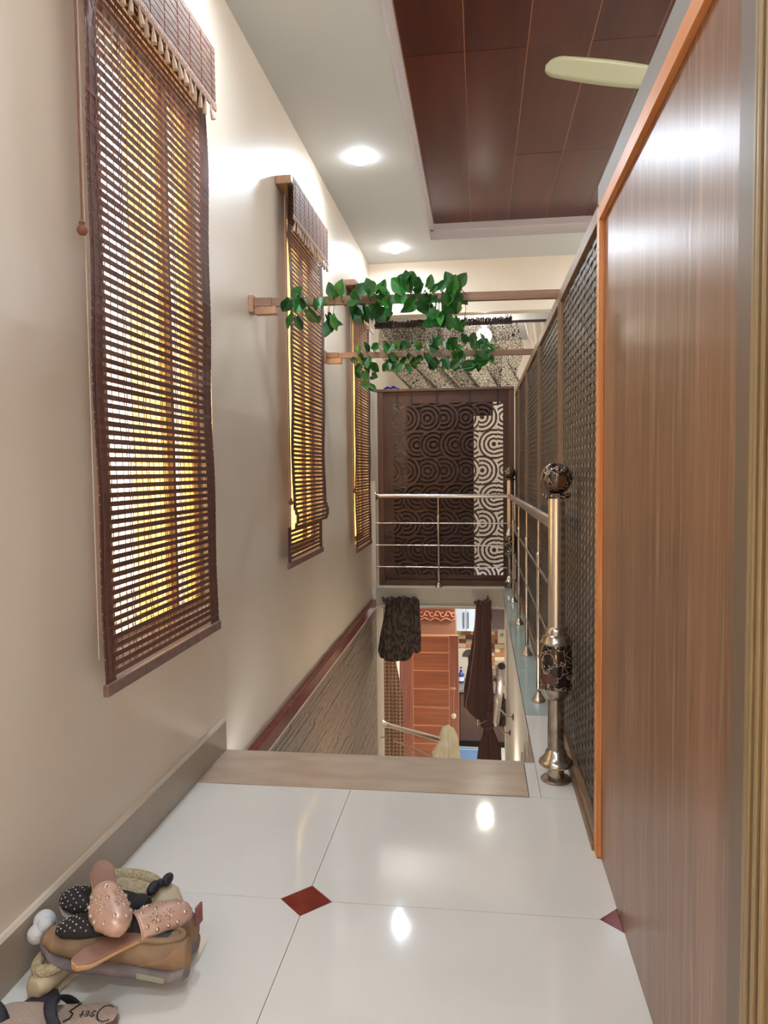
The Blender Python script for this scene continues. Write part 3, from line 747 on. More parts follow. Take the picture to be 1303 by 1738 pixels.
t = thing('wall_cabinet', 'dark brown cupboard behind the lace curtain at the left', 'cupboard', (-.5, 8.2, 0))
part('body', MB().box(-.80, -.25, 8.1, 8.58, .002, 1.96), mat('cupboard', (92, 66, 50), .5), t, bevel=.004)
part('door', MB().box(-.79, -.53, 8.085, 8.1, .05, 1.93), mat('cupboard', (92, 66, 50), .5), t, bevel=.002)
part('door', MB().box(-.52, -.26, 8.085, 8.1, .05, 1.93), mat('cupboard', (92, 66, 50), .5), t, bevel=.002)

# ------------------------------------------------------------ ceiling fan
hub = (.93, 3.43, 2.75)
t = thing('ceiling_fan', 'ceiling fan with long cream blades beyond the partition', 'fan', (hub[0], hub[1], 3.12))
M_fan = mat('fan_cream', (178, 176, 144), .2)
part('rod', MB().tube([(hub[0], hub[1], 2.82), (hub[0], hub[1], 3.12)], .012, 10), M_fan, t)
part('motor', MB().lathe((hub[0], hub[1], hub[2]-.05), [(.03, -.01), (.09, 0), (.115, .03), (.115, .07), (.07, .1), (.02, .11)], 28), M_fan, t)
def blade_fn(ang):
    ca, sa = math.cos(ang), math.sin(ang)
    def fn(a, b):
        rr = .1+.60*b; wv = (.048+.014*math.sin(math.pi*b))*(1 if b < .9 else math.sqrt(max(0, 1-((b-.9)/.1)**2))+.001)
        s = (2*a-1)*wv; z = s*.30
        return (hub[0]+rr*ca-s*sa, hub[1]+rr*sa+s*ca, hub[2]+z)
    return fn
base_ang = math.atan2(3.18-3.43, .255-.93)
for k in range(3):
    part('blade', MB().grid(4, 60, blade_fn(base_ang+k*2*math.pi/3)), M_fan, t, thick=.003)

# ------------------------------------------------------------ stairwell curtains
M_cur = mat('dark_curtain', (46, 28, 22), .75, rgb2=(84, 66, 54), scale=44, stretch=(1, 1, .5), lo=.49, hi=.53, detail=.5, sheen=.1)
M_cur2 = mat('brown_curtain', (72, 36, 28), .7, sheen=.25)
struct('trim_6', MB().box(-.975, .24, 6.84, 6.851, -.176, -.001), mat('slab_face', (178, 168, 150), .5), 'painted edge of the far landing slab under the railing', 'trim')
t = thing('curtain_rod', 'thin pale rod across the top of the opening under the far landing', 'rod', (-.35, 6.79, -.16))
part('rod', MB().tube([(-.93, 6.79, -.168), (.17, 6.79, -.168)], .009, 10), mat('pale_rod', (196, 190, 170), .4), t)
part('bracket', MB().box(.06, .075, 6.79, 6.84, -.19, -.06), M_steel2, t)
part('bracket', MB().box(-.9, -.885, 6.79, 6.84, -.19, -.10), M_steel2, t)
def folded(cx, cy, prof, nf, depth, seed, twist=0):
    """closed pleated column: prof = [(z, halfwidth, cx shift)]"""
    r = random.Random(seed); ph = [r.uniform(0, 6.28) for _ in range(3)]
    nu = 72; m = MB(); vs = []
    for (z, hw, sx) in prof:
        for k in range(nu):
            a = 2*math.pi*k/nu
            rr = 1+.19*math.sin(nf*a+ph[0]+z*twist)+.09*math.sin((nf*2+1)*a+ph[1]+z*3)
            vs.append((cx+sx+hw*rr*math.cos(a), cy+depth*rr*math.sin(a)*(hw/.15)**.5, z+.006*math.sin(3*a+ph[2])))
    n = len(prof)
    fs = [(i*nu+k, i*nu+(k+1) % nu, (i+1)*nu+(k+1) % nu, (i+1)*nu+k) for i in range(n-1) for k in range(nu)]
    fs += [tuple(range(nu))[::-1], tuple((n-1)*nu+k for k in range(nu))]
    return m.add(vs, fs, True)
def smoothprof(keys, n):
    out = []
    for i in range(n+1):
        u = i/n*(len(keys)-1); k = min(int(u), len(keys)-2); f = u-k; f = f*f*(3-2*f)
        out.append(tuple(keys[k][q]+(keys[k+1][q]-keys[k][q])*f for q in range(3)))
    return out
t = thing('bunched_curtain', 'dark curtain with squiggle pattern bunched up at the left of the opening', 'curtain', (-.74, 6.72, -.7))
part('bundle', folded(-.775, 6.72, smoothprof([(-.66, .06, .01), (-.645, .115, -.01), (-.58, .14, -.005), (-.40, .125, .0), (-.20, .10, .01), (-.10, .10, .02), (-.085, .07, .02)], 22), 7, .055, 1, 3), M_cur, t)
part('side_fold', folded(-.605, 6.735, smoothprof([(-.585, .03, 0), (-.57, .055, 0), (-.45, .05, .01), (-.2, .05, -.005), (-.11, .05, -.01), (-.10, .03, -.01)], 16), 5, .045, 2, 3), M_cur, t)
hd = MB(); r3 = random.Random(8); pts = [(-.885+.32*k/40, 6.66+r3.uniform(-.03, .03), -.085+r3.uniform(-.02, .03)) for k in range(41)]
hd.tube(pts, .014, 6); part('gathered_heading', hd, M_cur, t)
t = thing('knotted_curtain', 'long dark brown curtain knotted near its lower end', 'curtain', (.03, 6.72, -1.6))
part('drape', folded(.0, 6.72, smoothprof([(-1.20, .03, .07), (-1.17, .075, .02), (-1.08, .115, -.015), (-.92, .112, -.015), (-.65, .088, .0), (-.35, .065, .02), (-.15, .058, .028), (-.10, .062, .028)], 30), 6, .06, 5, 1), M_cur2, t)
part('knot', folded(.06, 6.69, smoothprof([(-1.28, .02, .0), (-1.25, .05, 0), (-1.19, .058, .0), (-1.13, .045, .0), (-1.11, .02, 0)], 12), 4, .06, 6, 9), M_cur2, t)
part('tail', folded(.075, 6.70, smoothprof([(-1.62, .095, .0), (-1.58, .10, .0), (-1.45, .09, .005), (-1.33, .055, .0), (-1.24, .03, -.01)], 18), 5, .04, 7, 2), M_cur2, t)
part('side_bulge', folded(.19, 6.74, smoothprof([(-1.25, .02, 0), (-1.22, .055, 0), (-1.12, .065, 0), (-1.02, .05, -.01), (-.98, .02, -.02)], 12), 4, .05, 8, 2), M_cur, t)
part('edge_piping', MB().tube([(-.04, 6.66, -.14), (-.055, 6.655, -.5), (-.10, 6.65, -.85), (-.135, 6.65, -1.03), (-.11, 6.64, -1.16), (-.03, 6.63, -1.215), (.05, 6.63, -1.17)], .004, 6), mat('piping', (150, 122, 104), .7), t)
hd = MB(); pts = [(-.055+.15*k/24, 6.69+r3.uniform(-.02, .02), -.105+r3.uniform(-.015, .03)) for k in range(25)]
hd.tube(pts, .013, 6); part('gathered_heading', hd, M_cur2, t)

# patterned hanging at the entrance
t = thing('patterned_curtain', 'beige and brown patterned curtain hanging beside the entrance door', 'curtain', (-.96, 8.1, -3.0))
def hang(a, b):
    z = -.30-2.78*b; w_ = .10 + .115*min(1, max(0, (-z-.85)/.6))
    return (-1.095+(w_+.02)*a, 8.1+.012*math.sin(a*22), z)
def checker_mat():
    m = bpy.data.materials.new('chequer_cloth'); m.use_nodes = True; N = m.node_tree.nodes; K = m.node_tree.links
    tc = N.new('ShaderNodeTexCoord'); mp = N.new('ShaderNodeMapping'); mp.inputs['Rotation'].default_value = (0, R(45), 0); K.new(tc.outputs['Object'], mp.inputs['Vector'])
    c = N.new('ShaderNodeTexChecker'); c.inputs['Scale'].default_value = 34; c.inputs['Color1'].default_value = lin((120, 84, 66)); c.inputs['Color2'].default_value = lin((176, 146, 122))
    K.new(mp.outputs['Vector'], c.inputs['Vector']); K.new(c.outputs['Color'], N['Principled BSDF'].inputs['Base Color']); N['Principled BSDF'].inputs['Roughness'].default_value = .8
    return m
part('cloth', MB().grid(16, 30, hang), checker_mat(), t, thick=.004)

# entrance door
M_door = grain('door_veneer', (112, 58, 36), (128, 70, 46), (150, 90, 64), 'X', rough=.3, coat=.3, scale=.6)
M_door2 = grain('door_stile', (112, 58, 48), (126, 70, 58), (150, 94, 78), 'Z', rough=.35, coat=.3, scale=.6)
t = struct('door_1', MB().box(-1.06, -.285, 9.5668, 9.61, -3.09, -1.06), mat('door_core', (190, 136, 106), .5), 'open orange-brown wooden entrance door with horizontal grooves', 'door')
part('stile', MB().box(-.405, -.287, 9.566, 9.58, -3.09, -1.065), M_door2, t, False)
part('stile', MB().box(-1.06, -.885, 9.566, 9.58, -3.09, -1.065), M_door2, t, False)
zz = [-1.075, -1.29, -1.53, -1.775, -2.02, -2.265, -2.51, -2.755, -3.09]
for i in range(len(zz)-1):
    part('panel', MB().box(-.879, -.411, 9.564, 9.58, zz[i+1]+.005, zz[i]-.005), M_door, t, False)
o = part('door_knob', MB().lathe((0, 0, 0), [(.036, 0), (.034, .008), (.014, .014), (.014, .03), (.028, .036), (.032, .05), (.022, .062), (.004, .064)], 20), M_steel, t, False)
o.location = (-.35, 9.564, -2.12); o.rotation_euler = (R(90), 0, 0)
part('door_sticker', MB().box(-.395, -.32, 9.562, 9.565, -1.775, -1.745), mat('sticker', (214, 176, 150), .6, rgb2=(150, 90, 60), scale=90), t, False)

# carved pelmet and box above the door
t = thing('carved_cabinet', 'brown cabinet with cream scroll carving above the open door', 'cabinet', (-.6, 10.4, -1.3))
M_cb = mat('cabinet_brown', (136, 92, 74), .5); M_cb2 = mat('carving_ground', (120, 56, 36), .5)
part('box', MB().box(-1.05, -.345, 10.40, 10.75, -1.35, -1.03), M_cb, t, bevel=.004)
part('carved_frieze', MB().box(-1.05, -.36, 10.36, 10.70, -1.03, -.80), M_cb2, t)
sc = MB(); r3 = random.Random(12)
for k in range(9):
    cx = -.98+k*.075; s = 1 if k % 2 else -1
    sc.tube([(cx+.042*(1-.6*u/9)*math.cos(s*u*.62), 10.354, -.935+.045*(1-.6*u/9)*math.sin(s*u*.62)) for u in range(10)], .006, 5)
    sc.tube([(cx-.03, 10.354, -1.01+.02*s), (cx+.035, 10.354, -1.005-.012*s)], .006, 5)
part('scroll_carving', sc, mat('carving_cream', (206, 158, 130), .6), t)
struct('trim_7', MB().box(-.95, .24, 7.0, 7.05, -.222, -.176), M_white, 'cream strip at the head of the stairwell opening', 'trim')
# kitchen
t = thing('upper_kitchen_cabinet', 'pale blue wall cabinet with two long dark handles', 'cabinet', (-.25, 11.4, -1.4))
M_blue = mat('cabinet_blue', (190, 206, 226), .2)
part('body', MB().box(-.40, .16, 11.32, 11.60, -1.385, -.62), mat('cab_side', (96, 70, 56), .5), t)
for a, b in ((-.385, -.222), (-.218, -.055), (-.051, .155)):
    d = part('door', MB().box(a, b, 11.30, 11.318, -1.38, -.63), M_blue, t, bevel=.002)
    if a < -.1:
        x = -.25 if a < -.3 else -.185
        part('handle', MB().tube([(x, 11.275, -1.33), (x, 11.275, -1.08)], .0065, 8), M_black, d)
t = thing('kitchen_base_cabinet', 'dark brown kitchen base cabinets under a grey granite top', 'cabinet', (0, 11.3, -3.1))
M_kb = mat('base_cab', (88, 66, 58), .35)
part('body', MB().box(-.62, 1.2, 11.03, 11.6, -3.0, -2.24), M_kb, t)
part('plinth', MB().box(-.60, 1.2, 11.08, 11.6, -3.1, -3.0), M_black, t)
for k in range(6):
    x = -.61+k*.30
    d = part('door', MB().box(x+.003, x+.297, 11.012, 11.03, -2.98, -2.26), M_kb, t, bevel=.002)
    part('handle', MB().tube([(x+.265, 10.995, -2.75), (x+.265, 10.995, -2.38)], .006, 8), M_steel, d)
t = thing('granite_worktop', 'grey granite kitchen worktop', 'worktop', (0, 11.3, -2.24))
part('slab', MB().box(-.64, 1.2, 10.97, 11.6, -2.238, -2.195), mat('granite', (96, 96, 92), .2, rgb2=(140, 138, 132), scale=90), t, bevel=.004)
def bottle():
    c = (-.30, 11.35, -2.195); t = thing('soap_bottle', 'blue and white pump bottle on the granite worktop', 'bottle', c)
    part('body', MB().lathe(c, [(.045, .002), (.048, .01), (.048, .07), (.045, .13), (.022, .155), (.018, .165)], 20), mat('bottle_blue', (34, 56, 150), .3), t)
    part('label', MB().lathe(c, [(.0486, .03), (.0486, .095)], 20, cap=False), mat('bottle_label', (214, 218, 226), .5), t)
    part('pump', MB().lathe(c, [(.02, .165), (.02, .19), (.006, .195), (.006, .225), (.02, .228), (.02, .24)], 14), mat('bottle_blue', (34, 56, 150), .3), t)
bottle()
t = thing('white_wall_panel', 'white splash panel on the kitchen wall behind the bottle', 'panel', (-.2, 11.6, -2.19))
part('panel', MB().box(-.44, -.06, 11.588, 11.604, -2.19, -1.72), mat('splash', (196, 192, 182), .4), t)
t = thing('hanging_pan', 'dark fan-shaped pan lid hanging on the white wall panel', 'pan', (-.18, 11.57, -1.8))
part('disc', MB().prism([(-.18+.10*math.cos(R(a)), -1.83+.10*math.sin(R(a))) for a in range(-10, 191, 15)], 'Y', 11.565, 11.58), mat('pan', (66, 58, 54), .5), t)
part('handle', MB().tube([(-.18, 11.57, -1.82), (-.17, 11.57, -1.95)], .012, 8), M_black, t)
t = thing('kettle', 'small black kettle on the worktop below the pan lid', 'kettle', (-.14, 11.4, -2.195))
part('body', MB().lathe((-.14, 11.4, -2.193), [(.055, 0), (.065, .03), (.06, .07), (.03, .1), (.01, .11)], 20), M_black, t)
part('spout', MB().tube([(-.19, 11.4, -2.14), (-.22, 11.4, -2.09)], .01, 8), M_black, t)
part('handle', MB().tube([(-.19, 11.4, -2.11), (-.18, 11.4, -2.05), (-.13, 11.4, -2.03), (-.09, 11.4, -2.07)], .007, 8), M_black, t)
t = thing('wall_tile_picture', 'white decorative tile with a grey flower scroll on the kitchen wall', 'tile', (.33, 11.6, -1.5))
part('tile', MB().box(.27, .41, 11.592, 11.604, -1.63, -1.40), mat('white_tile', (216, 208, 196), .3), t)
part('flower', MB().tube([(.335+.03*(1-u/14)*math.cos(u*.8), 11.589, -1.50+.035*(1-u/14)*math.sin(u*.8)) for u in range(12)], .005, 5), mat('grey_ink', (120, 112, 106), .6), t)
t = thing('range_hood', 'dark sloping range hood at the top right of the kitchen', 'hood', (.32, 11.4, -1.2))
part('hood', MB().prism([(11.1, -1.30), (11.6, -1.30), (11.6, -1.02), (11.45, -1.02)], 'X', .17, .70), mat('hood', (58, 48, 44), .4), t)
part('duct', MB().box(.34, .54, 11.42, 11.6, -1.02, -.2), mat('hood', (58, 48, 44), .4), t)
t = thing('dark_pot', 'tall dark pot on the worktop at the right', 'pot', (.34, 11.35, -2.195))
part('body', MB().lathe((.34, 11.35, -2.193), [(.09, 0), (.10, .05), (.10, .22), (.085, .28), (.02, .31)], 22), mat('pan', (66, 58, 54), .5), t)
part('knob', MB().ball((.34, 11.35, -1.875), .02), M_black, t)
t = thing('blue_mat', 'blue floor mat in front of the kitchen cabinets', 'mat', (-.05, 10.95, -3.1))
part('mat', MB().box(-.50, .22, 10.42, 11.36-.38, -3.099, -3.085), mat('mat_blue', (104, 138, 182), .8, rgb2=(88, 118, 160), scale=40), t, bevel=.003)
part('stripe', MB().box(-.50, .22, 10.47, 10.50, -3.0849, -3.0835), mat('mat_pale', (170, 190, 210), .8), t)
part('stripe', MB().box(-.50, .22, 10.90, 10.93, -3.0849, -3.0835), mat('mat_pale', (170, 190, 210), .8), t)
l = ceiling_lamp_light(.7, 9.9, -.26, 95, .3, (1, .95, .86)); l.name = 'kitchen_fill_light'  # fill light added under the kitchen ceiling, no fixture
l = ceiling_lamp_light(-.45, 8.3, -.24, 14, .2, (1, .93, .84)); l.name = 'hall_fill_light'  # fill light added in the lower hall, without a fixture

# ------------------------------------------------------------ stair handrails
t = thing('right_handrail', 'steel handrail on brackets going down the right stairwell wall', 'handrail', (.12, 5, -.5))
a, b = Vector((.12, 4.24, -.03)), Vector((.12, 5.75, -.88)); d = (b-a).normalized()
part('rail', MB().tube([a, b], .0225, 20, cap=False), M_steel, t, thick=.003)
part('end_cap', MB().tube([a+d*.004, a+d*.006], .0215, 20), M_black, t)
part('end_spigot', MB().tube([b, b+d*.08, b+d*.11], [.008, .008, .014], 10), M_steel, t)
for y in (4.9, 5.45):
    p = a+d*((y-a.y)/d.y); q = Vector((.225, y+.16, p.z-.20))
    part('bracket_arm', MB().tube([p, p+Vector((.0, .05, -.10)), q+Vector((-.05, -.02, .01)), q], .006, 8), M_steel2, t)
    part('bracket_flange', MB().tube([q+Vector((-.012, 0, 0)), q], [.014, .026], 14), M_steel2, t)
t = thing('lower_handrail', 'steel handrail sloping from the left stairwell wall with a cloth over its end', 'handrail', (-.6, 6.8, -1.4))
a, b = Vector((-.91, 7.2, -1.445)), Vector((-.315, 6.4, -1.285))
part('rail', MB().tube([a, b], .0235, 18), M_steel, t)
part('wall_flange', MB().tube([a+Vector((-.062, .02, .0)), a+Vector((-.03, .01, 0)), a], [.045, .03, .0235], 18), M_steel, t)
part('lower_bar', MB().tube([(-.86, 7.2, -1.60), (-.35, 6.4, -1.46)], .007, 10), mat('copper_bar', (206, 164, 132), .4), t)
part('lower_bracket', MB().tube([(-.97, 7.0, -1.50), (-.90, 7.0, -1.485)], .007, 8), M_steel2, t)
part('end_post', MB().tube([(-.30, 6.40, -3.0), (-.30, 6.40, -1.29)], .02, 14), M_steel, t)
t = thing('cream_cloth', 'cream cloth draped over the end of the lower handrail', 'cloth', (-.28, 6.38, -1.5))
M_cloth = mat('cream_cloth', (236, 226, 196), .85, rgb2=(224, 210, 168), scale=10)
part('drape', folded(-.272, 6.36, smoothprof([(-1.60, .085, .015), (-1.5, .085, .01), (-1.35, .078, 0), (-1.22, .066, -.005), (-1.155, .045, -.01), (-1.13, .008, -.01)], 24), 7, .05, 21, 2), M_cloth, t)
part('front_fold', folded(-.36, 6.33, smoothprof([(-1.50, .015, .02), (-1.47, .045, .015), (-1.38, .05, -.01), (-1.30, .035, .02), (-1.26, .015, .03)], 14), 5, .03, 22, 4), M_cloth, t)

# ------------------------------------------------------------ shoes
def lerpk(keys, u):
    for i in range(len(keys)-1):
        a, b = keys[i], keys[i+1]
        if u <= b[0]:
            f = (u-a[0])/(b[0]-a[0]); f = f*f*(3-2*f); return [a[q]+(b[q]-a[q])*f for q in range(1, len(a))]
    return list(keys[-1][1:])
def loft(keys, n=26, nu=24, e=2.6, x0=0, x1=None):
    """keys: (x, half width, centre y, z bottom, z top). D-shaped sections, flat bottom"""
    lo, hi = keys[0][0], keys[-1][0]; vs = []
    for i in range(n+1):
        x = lo+(hi-lo)*(1-math.cos(math.pi*i/n))/2; hw, cy, zb, zt = lerpk(keys, x)
        for k in range(nu):
            a = 2*math.pi*k/nu; c, s = math.cos(a), math.sin(a)
            y = cy+hw*math.copysign(abs(c)**(2/e), c)
            z = zb+(zt-zb)*(.5+.5*math.copysign(abs(s)**(2/e), s)) if s < 0 else zb+(zt-zb)*(.5+.5*abs(s)**(2/2.0))
            vs.append((x, y, z))
    fs = [(i*nu+k, i*nu+(k+1) % nu, (i+1)*nu+(k+1) % nu, (i+1)*nu+k) for i in range(n) for k in range(nu)]
    fs += [tuple(range(nu))[::-1], tuple(n*nu+k for k in range(nu))]
    return MB().add(vs, fs, True)
def outline(L):   # footprint keys: x, half width, centre
    return [(0, .003, 0), (.02*L, .020, 0), (.12*L, .031, 0), (.3*L, .030, .002), (.45*L, .031, .004), (.70*L, .044, .004), (.85*L, .041, 0), (.95*L, .026, -.004), (.99*L, .012, -.005), (L, .003, -.005)]
M_sole = mat('grey_sole', (104, 94, 98), .7, rgb2=(134, 124, 124), scale=20)
M_tan = mat('tan_suede', (150, 124, 98), .85, rgb2=(128, 104, 80), scale=12, bump=.2, bscale=40)
M_tan2 = mat('tan_panel', (146, 114, 84), .75)
M_gold = mat('rose_gold_leather', (206, 170, 152), .3, .2, rgb2=(196, 158, 140), scale=14)
M_insole = mat('brown_insole', (156, 118, 102), .55, rgb2=(144, 106, 90), scale=20)
M_edge = mat('tan_edge', (190, 146, 104), .6)
M_stud = mat('pearl_stud', (214, 190, 170), .15, .7)
M_polka = mat('black_cloth', (40, 34, 36), .85)
M_fuzz = mat('fleece', (200, 184, 152), .95, rgb2=(176, 158, 126), scale=120, bump=1.0, bscale=160)
M_hide = mat('beige_leather', (196, 178, 148), .5)
M_navy = mat('navy_strap', (28, 28, 40), .6)
def sneaker(label, loc, rot, L=.30, up=M_tan, accent=M_tan2, tab=None):
    t = thing('sneaker', label, 'shoe', loc, rot)
    o = outline(L)
    part('sole', loft([(x, w_+.005, c, .0 + .018*max(0, (x/L-.8)/.2)**2+.008*max(0, (.1-x/L)/.1), .028+.010*max(0, (x/L-.85)/.15)+.012*max(0, (.15-x/L)/.15)) for x, w_, c in o], e=3), M_sole, t, False)
    ht = {0: .05, .02: .088, .12: .095, .3: .085, .45: .088, .70: .068, .85: .056, .95: .048, .99: .036, 1: .03}
    hs = [.05, .090, .098, .086, .090, .072, .060, .052, .042, .034]
    part('upper', loft([(max(.004, x), max(.002, w_+.001), c, .020, h) for (x, w_, c), h in zip(o, hs)], e=2.3), up, t, False)
    part('heel_counter', loft([(-.002, .004, 0, .03, .055), (.006, .022, 0, .028, .085), (.03, .033, 0, .027, .088), (.07, .0335, 0, .027, .06), (.10, .030, 0, .03, .035)], e=2.3), accent, t, False)
    part('toe_cap', loft([(.80*L, .036, .001, .024, .040), (.86*L, .0415, 0, .024, .058), (.95*L, .0285, -.004, .024, .053), (L+.001, .004, -.005, .028, .034)], e=2.3), accent, t, False)
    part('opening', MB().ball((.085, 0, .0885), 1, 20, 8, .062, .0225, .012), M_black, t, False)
    part('collar', MB().tube([(.085+.066*math.cos(a*math.pi/12), .026*math.sin(a*math.pi/12), .090+.006*math.cos(a*math.pi/12+math.pi)) for a in range(25)], .006, 8), up, t, False)
    lc = MB()
    for k in range(5):
        x = .155+k*.018; z = .090-k*.005
        lc.tube([(x, -.022, z-.010), (x+.006, 0, z+.001), (x+.012, .022, z-.010)], .0028, 6)
    part('laces', lc, accent, t, False)
    part('sole_badge', MB().box(.04, .10, .0355, .0372, .010, .022), mat('sole_badge', (150, 150, 132), .6), t, False)
    part('sole_badge', MB().box(.04, .10, -.0372, -.0355, .010, .022), mat('sole_badge', (150, 150, 132), .6), t, False)
    if tab: part('heel_tab', MB().box(-.008, -.002, -.014, .014, .07, .115), tab, t, False, bevel=.002)
    return t
def studs(mb, spots, zf, r=.0032):
    for x, y in spots: mb.ball((x, y, zf(x, y)+.001), r, 8, 6)
def slide(label, loc, rot, L=.25, flip=1):
    t = thing('slide_sandal', label, 'sandal', loc, rot)
    o = outline(L)
    part('sole', loft([(x, w_*.86, c*flip, 0, .010+.006*max(0, 1-x/L*2)) for x, w_, c in o], e=4), M_edge, t, False)
    part('insole', loft([(x+.002 if x < L/2 else x-.002, max(.001, w_*.86-.002), c*flip, .009, .0125+.006*max(0, 1-x/L*2)) for x, w_, c in o], e=4), M_insole, t, False)
    def prof(x):
        w_, c = lerpk(o, x); return w_*.86+.002, c*flip
    def top(u, s):
        x = L*(.53+.474*u); w_, c = prof(min(x, L-.0005)); h = .042*(1-u*.5)*math.sqrt(max(0, 1-u**14))+.002
        a = s*math.pi/2
        return (x, c+w_*math.sin(a), .006+h*math.cos(a)**.75)
    part('vamp', MB().grid(18, 16, lambda u, v: top(u, (2*v-1))), M_gold, t, False, thick=.002)
    part('vamp_edge', MB().tube([top(0, s/8) for s in range(-8, 9)], .002, 6), M_gold, t, False)
    sm = MB()
    def at(u, s): return top(u, s)
    for u, s in ((.10, -.62), (.10, .0), (.08, .62), (.25, .78), (.25, -.78), (.45, -.8), (.45, .8), (.62, .82), (.62, -.8), (.78, 0), (.36, 0), (.8, .55), (.8, -.55)):
        sm.ball(at(u, s), .0052, 8, 6)
    tag(part('stud', sm, M_stud, t, False), kind='stuff')
    fm = MB()
    for u, s in ((.28, -.38), (.28, .38), (.52, -.36), (.52, .36)):
        p = Vector(at(u, s)); du = Vector(at(u+.03, s))-p; ds = Vector(at(u, s+.05))-p; du.normalize(); ds = (ds-du*ds.dot(du)).normalized()
        fm.ball(p, .0042, 8, 6)
        for k in range(7):
            a = k*2*math.pi/7; fm.ball(p+(du*math.cos(a)+ds*math.sin(a))*.0105, .0030, 6, 5)
            fm.tube([p, p+(du*math.cos(a)+ds*math.sin(a))*.0105], .0016, 4)
    tag(part('flower_stud', fm, M_stud, t, False), kind='stuff')
    return t
def pump(label, loc, rot, L=.24):
    t = thing('flat_shoe', label, 'shoe', loc, rot)
    o = outline(L)
    part('sole', loft([(x, w_*.86, c, 0, .008) for x, w_, c in o], e=4), mat('pale_sole', (176, 168, 164), .6), t, False)
    hs = [.03, .052, .055, .045, .042, .050, .044, .034, .024, .014]
    part('upper', loft([(max(.003, x), max(.002, w_*.86), c, .006, h) for (x, w_, c), h in zip(o, hs)], e=2.2), M_polka, t, False)
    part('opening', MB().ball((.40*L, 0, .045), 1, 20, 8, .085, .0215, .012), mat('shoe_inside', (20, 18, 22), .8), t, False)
    dots = MB()
    for i in range(7):
        for j in range(6):
            u = .60+.38*i/7; x = L*u; a = math.pi*(j+.5+.5*(i % 2))/6.5; w_, c = lerpk(o, x); w_ *= .86
            z = lerpk([(L*q[0], q[1]) for q in ((.45, .042), (.7, .050), (.85, .044), (.95, .034), (.99, .024), (1, .014))], x)[0]
            dots.ball((x, c+w_*math.cos(a)*.985, .006+(z-.006)*(.5+.5*math.sin(a))+.0005), .0017, 6, 4)
    tag(part('polka_dots', dots, mat('dot_white', (226, 220, 210), .5), t, False), kind='stuff')
    return t
def slipper(label, loc, rot, L=.24, bow=True):
    t = thing('fleece_slipper', label, 'slipper', loc, rot)
    o = outline(L)
    part('sole', loft([(x, w_, c, 0, .012) for x, w_, c in o], e=4), M_hide, t, False)
    hs = [.03, .050, .055, .05, .055, .062, .055, .042, .03, .016]
    part('upper', loft([(max(.003, x), max(.002, w_*.97), c, .01, h) for (x, w_, c), h in zip(o, hs)], e=2.2), M_hide, t, False)
    part('fleece_collar', MB().tube([(.42*L+.30*L*math.cos(a*math.pi/12), .031*math.sin(a*math.pi/12), .058) for a in range(25)], .013, 10), M_fuzz, t, False)
    part('lining', MB().ball((.42*L, 0, .052), 1, 20, 8, .075, .024, .010), M_fuzz, t, False)
    if bow:
        b = MB().ball((.74*L, -.020, .074), 1, 14, 8, .013, .022, .013).ball((.80*L, .018, .070), 1, 14, 8, .012, .020, .012).ball((.77*L, 0, .073), .010, 10, 8)
        part('bow', b, M_navy, t, False)
    return t
# big tan sneaker on the floor, heel to the right
sneaker('large tan suede sneaker lying at the front of the shoe heap', (-.620, 1.447, .022), (R(0), R(-7), R(181)), .335)
sneaker('second tan sneaker with a reddish heel tab behind the front one', (-.645, 1.565, .0), (0, 0, R(174)), .30, mat('dusty_suede', (150, 122, 112), .8), M_tan2, mat('heel_red', (150, 88, 88), .7))
pump('black polka dot flat shoe on the heap near the wall, farther one', (-.735, 1.525, .098), (R(-8), R(-2), R(176)), .23)
pump('black polka dot flat shoe on the heap near the wall, nearer one', (-.70, 1.452, .104), (R(10), R(2), R(184)), .215)
slide('rose gold studded slide sandal lying on top of the tan sneaker', (-.815, 1.335, .108), (R(8), R(-4), R(48)), .255)
slide('rose gold studded slide sandal leaning toe down on the heap', (-.880, 1.575, .185), (R(4), R(7), R(-55)), .25, -1)
slipper('beige fleece slipper with a black bow at the back of the heap', (-.93, 1.635, .070), (R(8), R(2), R(-6)), .235)
slipper('beige fleece slipper half hidden under the tan sneaker', (-.925, 1.365, .0), (0, 0, R(78)), .20, bow=False)
t = thing('white_sock', 'crumpled white sock between the heap and the skirting', 'sock', (-.955, 1.48, .1))
part('sock', MB().ball((-.968, 1.485, .103), .024, 18, 12).ball((-.972, 1.462, .088), .021, 18, 12).ball((-.958, 1.470, .105), .017, 18, 12).ball((-.985, 1.50, .09), .018, 18, 12), mat('sock_white', (206, 206, 208), .95, bump=.6, bscale=60), t)
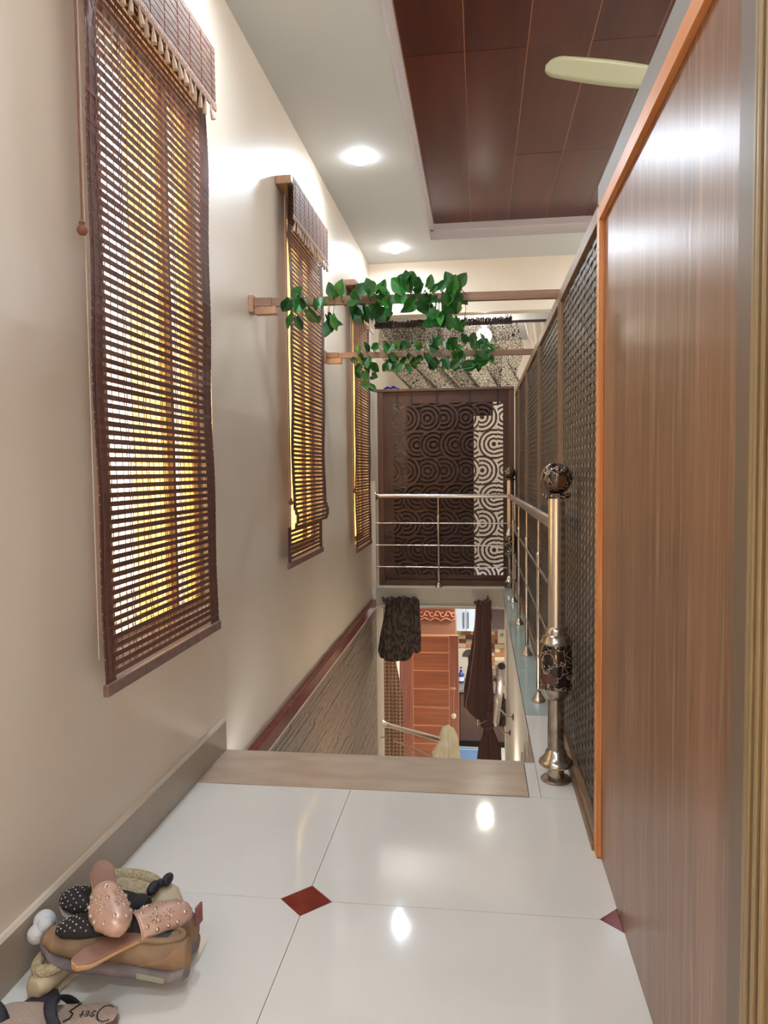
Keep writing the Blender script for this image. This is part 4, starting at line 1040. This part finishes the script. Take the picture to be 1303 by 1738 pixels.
# flip flop at the bottom edge
def ribbed():
    m = bpy.data.materials.new('ribbed_insole'); m.use_nodes = True; N = m.node_tree.nodes; K = m.node_tree.links; b = N['Principled BSDF']; b.inputs['Roughness'].default_value = .7
    tc = N.new('ShaderNodeTexCoord'); w_ = N.new('ShaderNodeTexWave'); w_.wave_type = 'BANDS'; w_.bands_direction = 'DIAGONAL'; w_.inputs['Scale'].default_value = 120; K.new(tc.outputs['Object'], w_.inputs['Vector'])
    rp = N.new('ShaderNodeValToRGB'); rp.color_ramp.elements[0].color = lin((150, 130, 118)); rp.color_ramp.elements[1].color = lin((198, 178, 162)); K.new(w_.outputs['Fac'], rp.inputs['Fac'])
    K.new(rp.outputs['Color'], b.inputs['Base Color']); bp = N.new('ShaderNodeBump'); bp.inputs['Strength'].default_value = .5; bp.inputs['Distance'].default_value = .002; K.new(w_.outputs['Fac'], bp.inputs['Height']); K.new(bp.outputs['Normal'], b.inputs['Normal'])
    return m
t = thing('flip_flop', 'flip-flop with ribbed beige insole, dark lettering and a navy strap', 'flip-flop', (-.722, 1.335, .003), (0, R(-3), R(193)))
L = .25; o = outline(L)
part('sole', loft([(x, w_*1.02, c, 0, .020) for x, w_, c in o], e=4), mat('maroon_sole', (112, 78, 82), .6), t, False)
part('insole', loft([(x, w_*1.0, c, .018, .024) for x, w_, c in o], e=4), ribbed(), t, False)
part('strap', MB().grid(14, 4, lambda u, v: (L*(.34+.10*v+.12*math.sin(math.pi*u)), .040*math.cos(math.pi*u), .016+.034*math.sin(math.pi*u))), M_navy, t, False, thick=.005)
wr = MB(); zt_ = .0246
def C2(pts, r=.0013): wr.tube([(x, y, zt_) for x, y in pts], r, 4)
C2([(.022+.016*math.cos(R(a)), .004+.022*math.sin(R(a))) for a in range(-130, 131, 20)])          # large C
C2([(.052, .008), (.046, .012), (.044, .006), (.050, .003), (.048, -.003), (.042, -.002)])          # s
C2([(.062, .010), (.056, .010), (.056, -.003), (.062, -.003)]); C2([(.056, .004), (.061, .004)])    # e
C2([(.068, .012), (.068, -.004)]); C2([(.064, .006), (.072, .006)])                                 # t
C2([(.098, .024), (.088, .016), (.086, .002), (.094, -.004), (.084, -.018), (.078, -.028)], .002)
part('lettering', wr, M_black, t, False)
t = thing('strap_sandal', 'dark strappy sandal cut by the bottom left corner', 'sandal', (-.885, 1.395, .0), (0, 0, R(238)))
part('sole', loft([(x*.9, w_*.95, c, 0, .018) for x, w_, c in o], e=4), mat('dark_sole', (60, 46, 50), .6), t, False)
for q, hh in ((.5, .04), (.72, .035)):
    part('strap', MB().grid(14, 3, lambda u, v: (L*.9*(q+.09*v), .040*math.cos(math.pi*u), .012+hh*math.sin(math.pi*u))), M_navy, t, False, thick=.005)
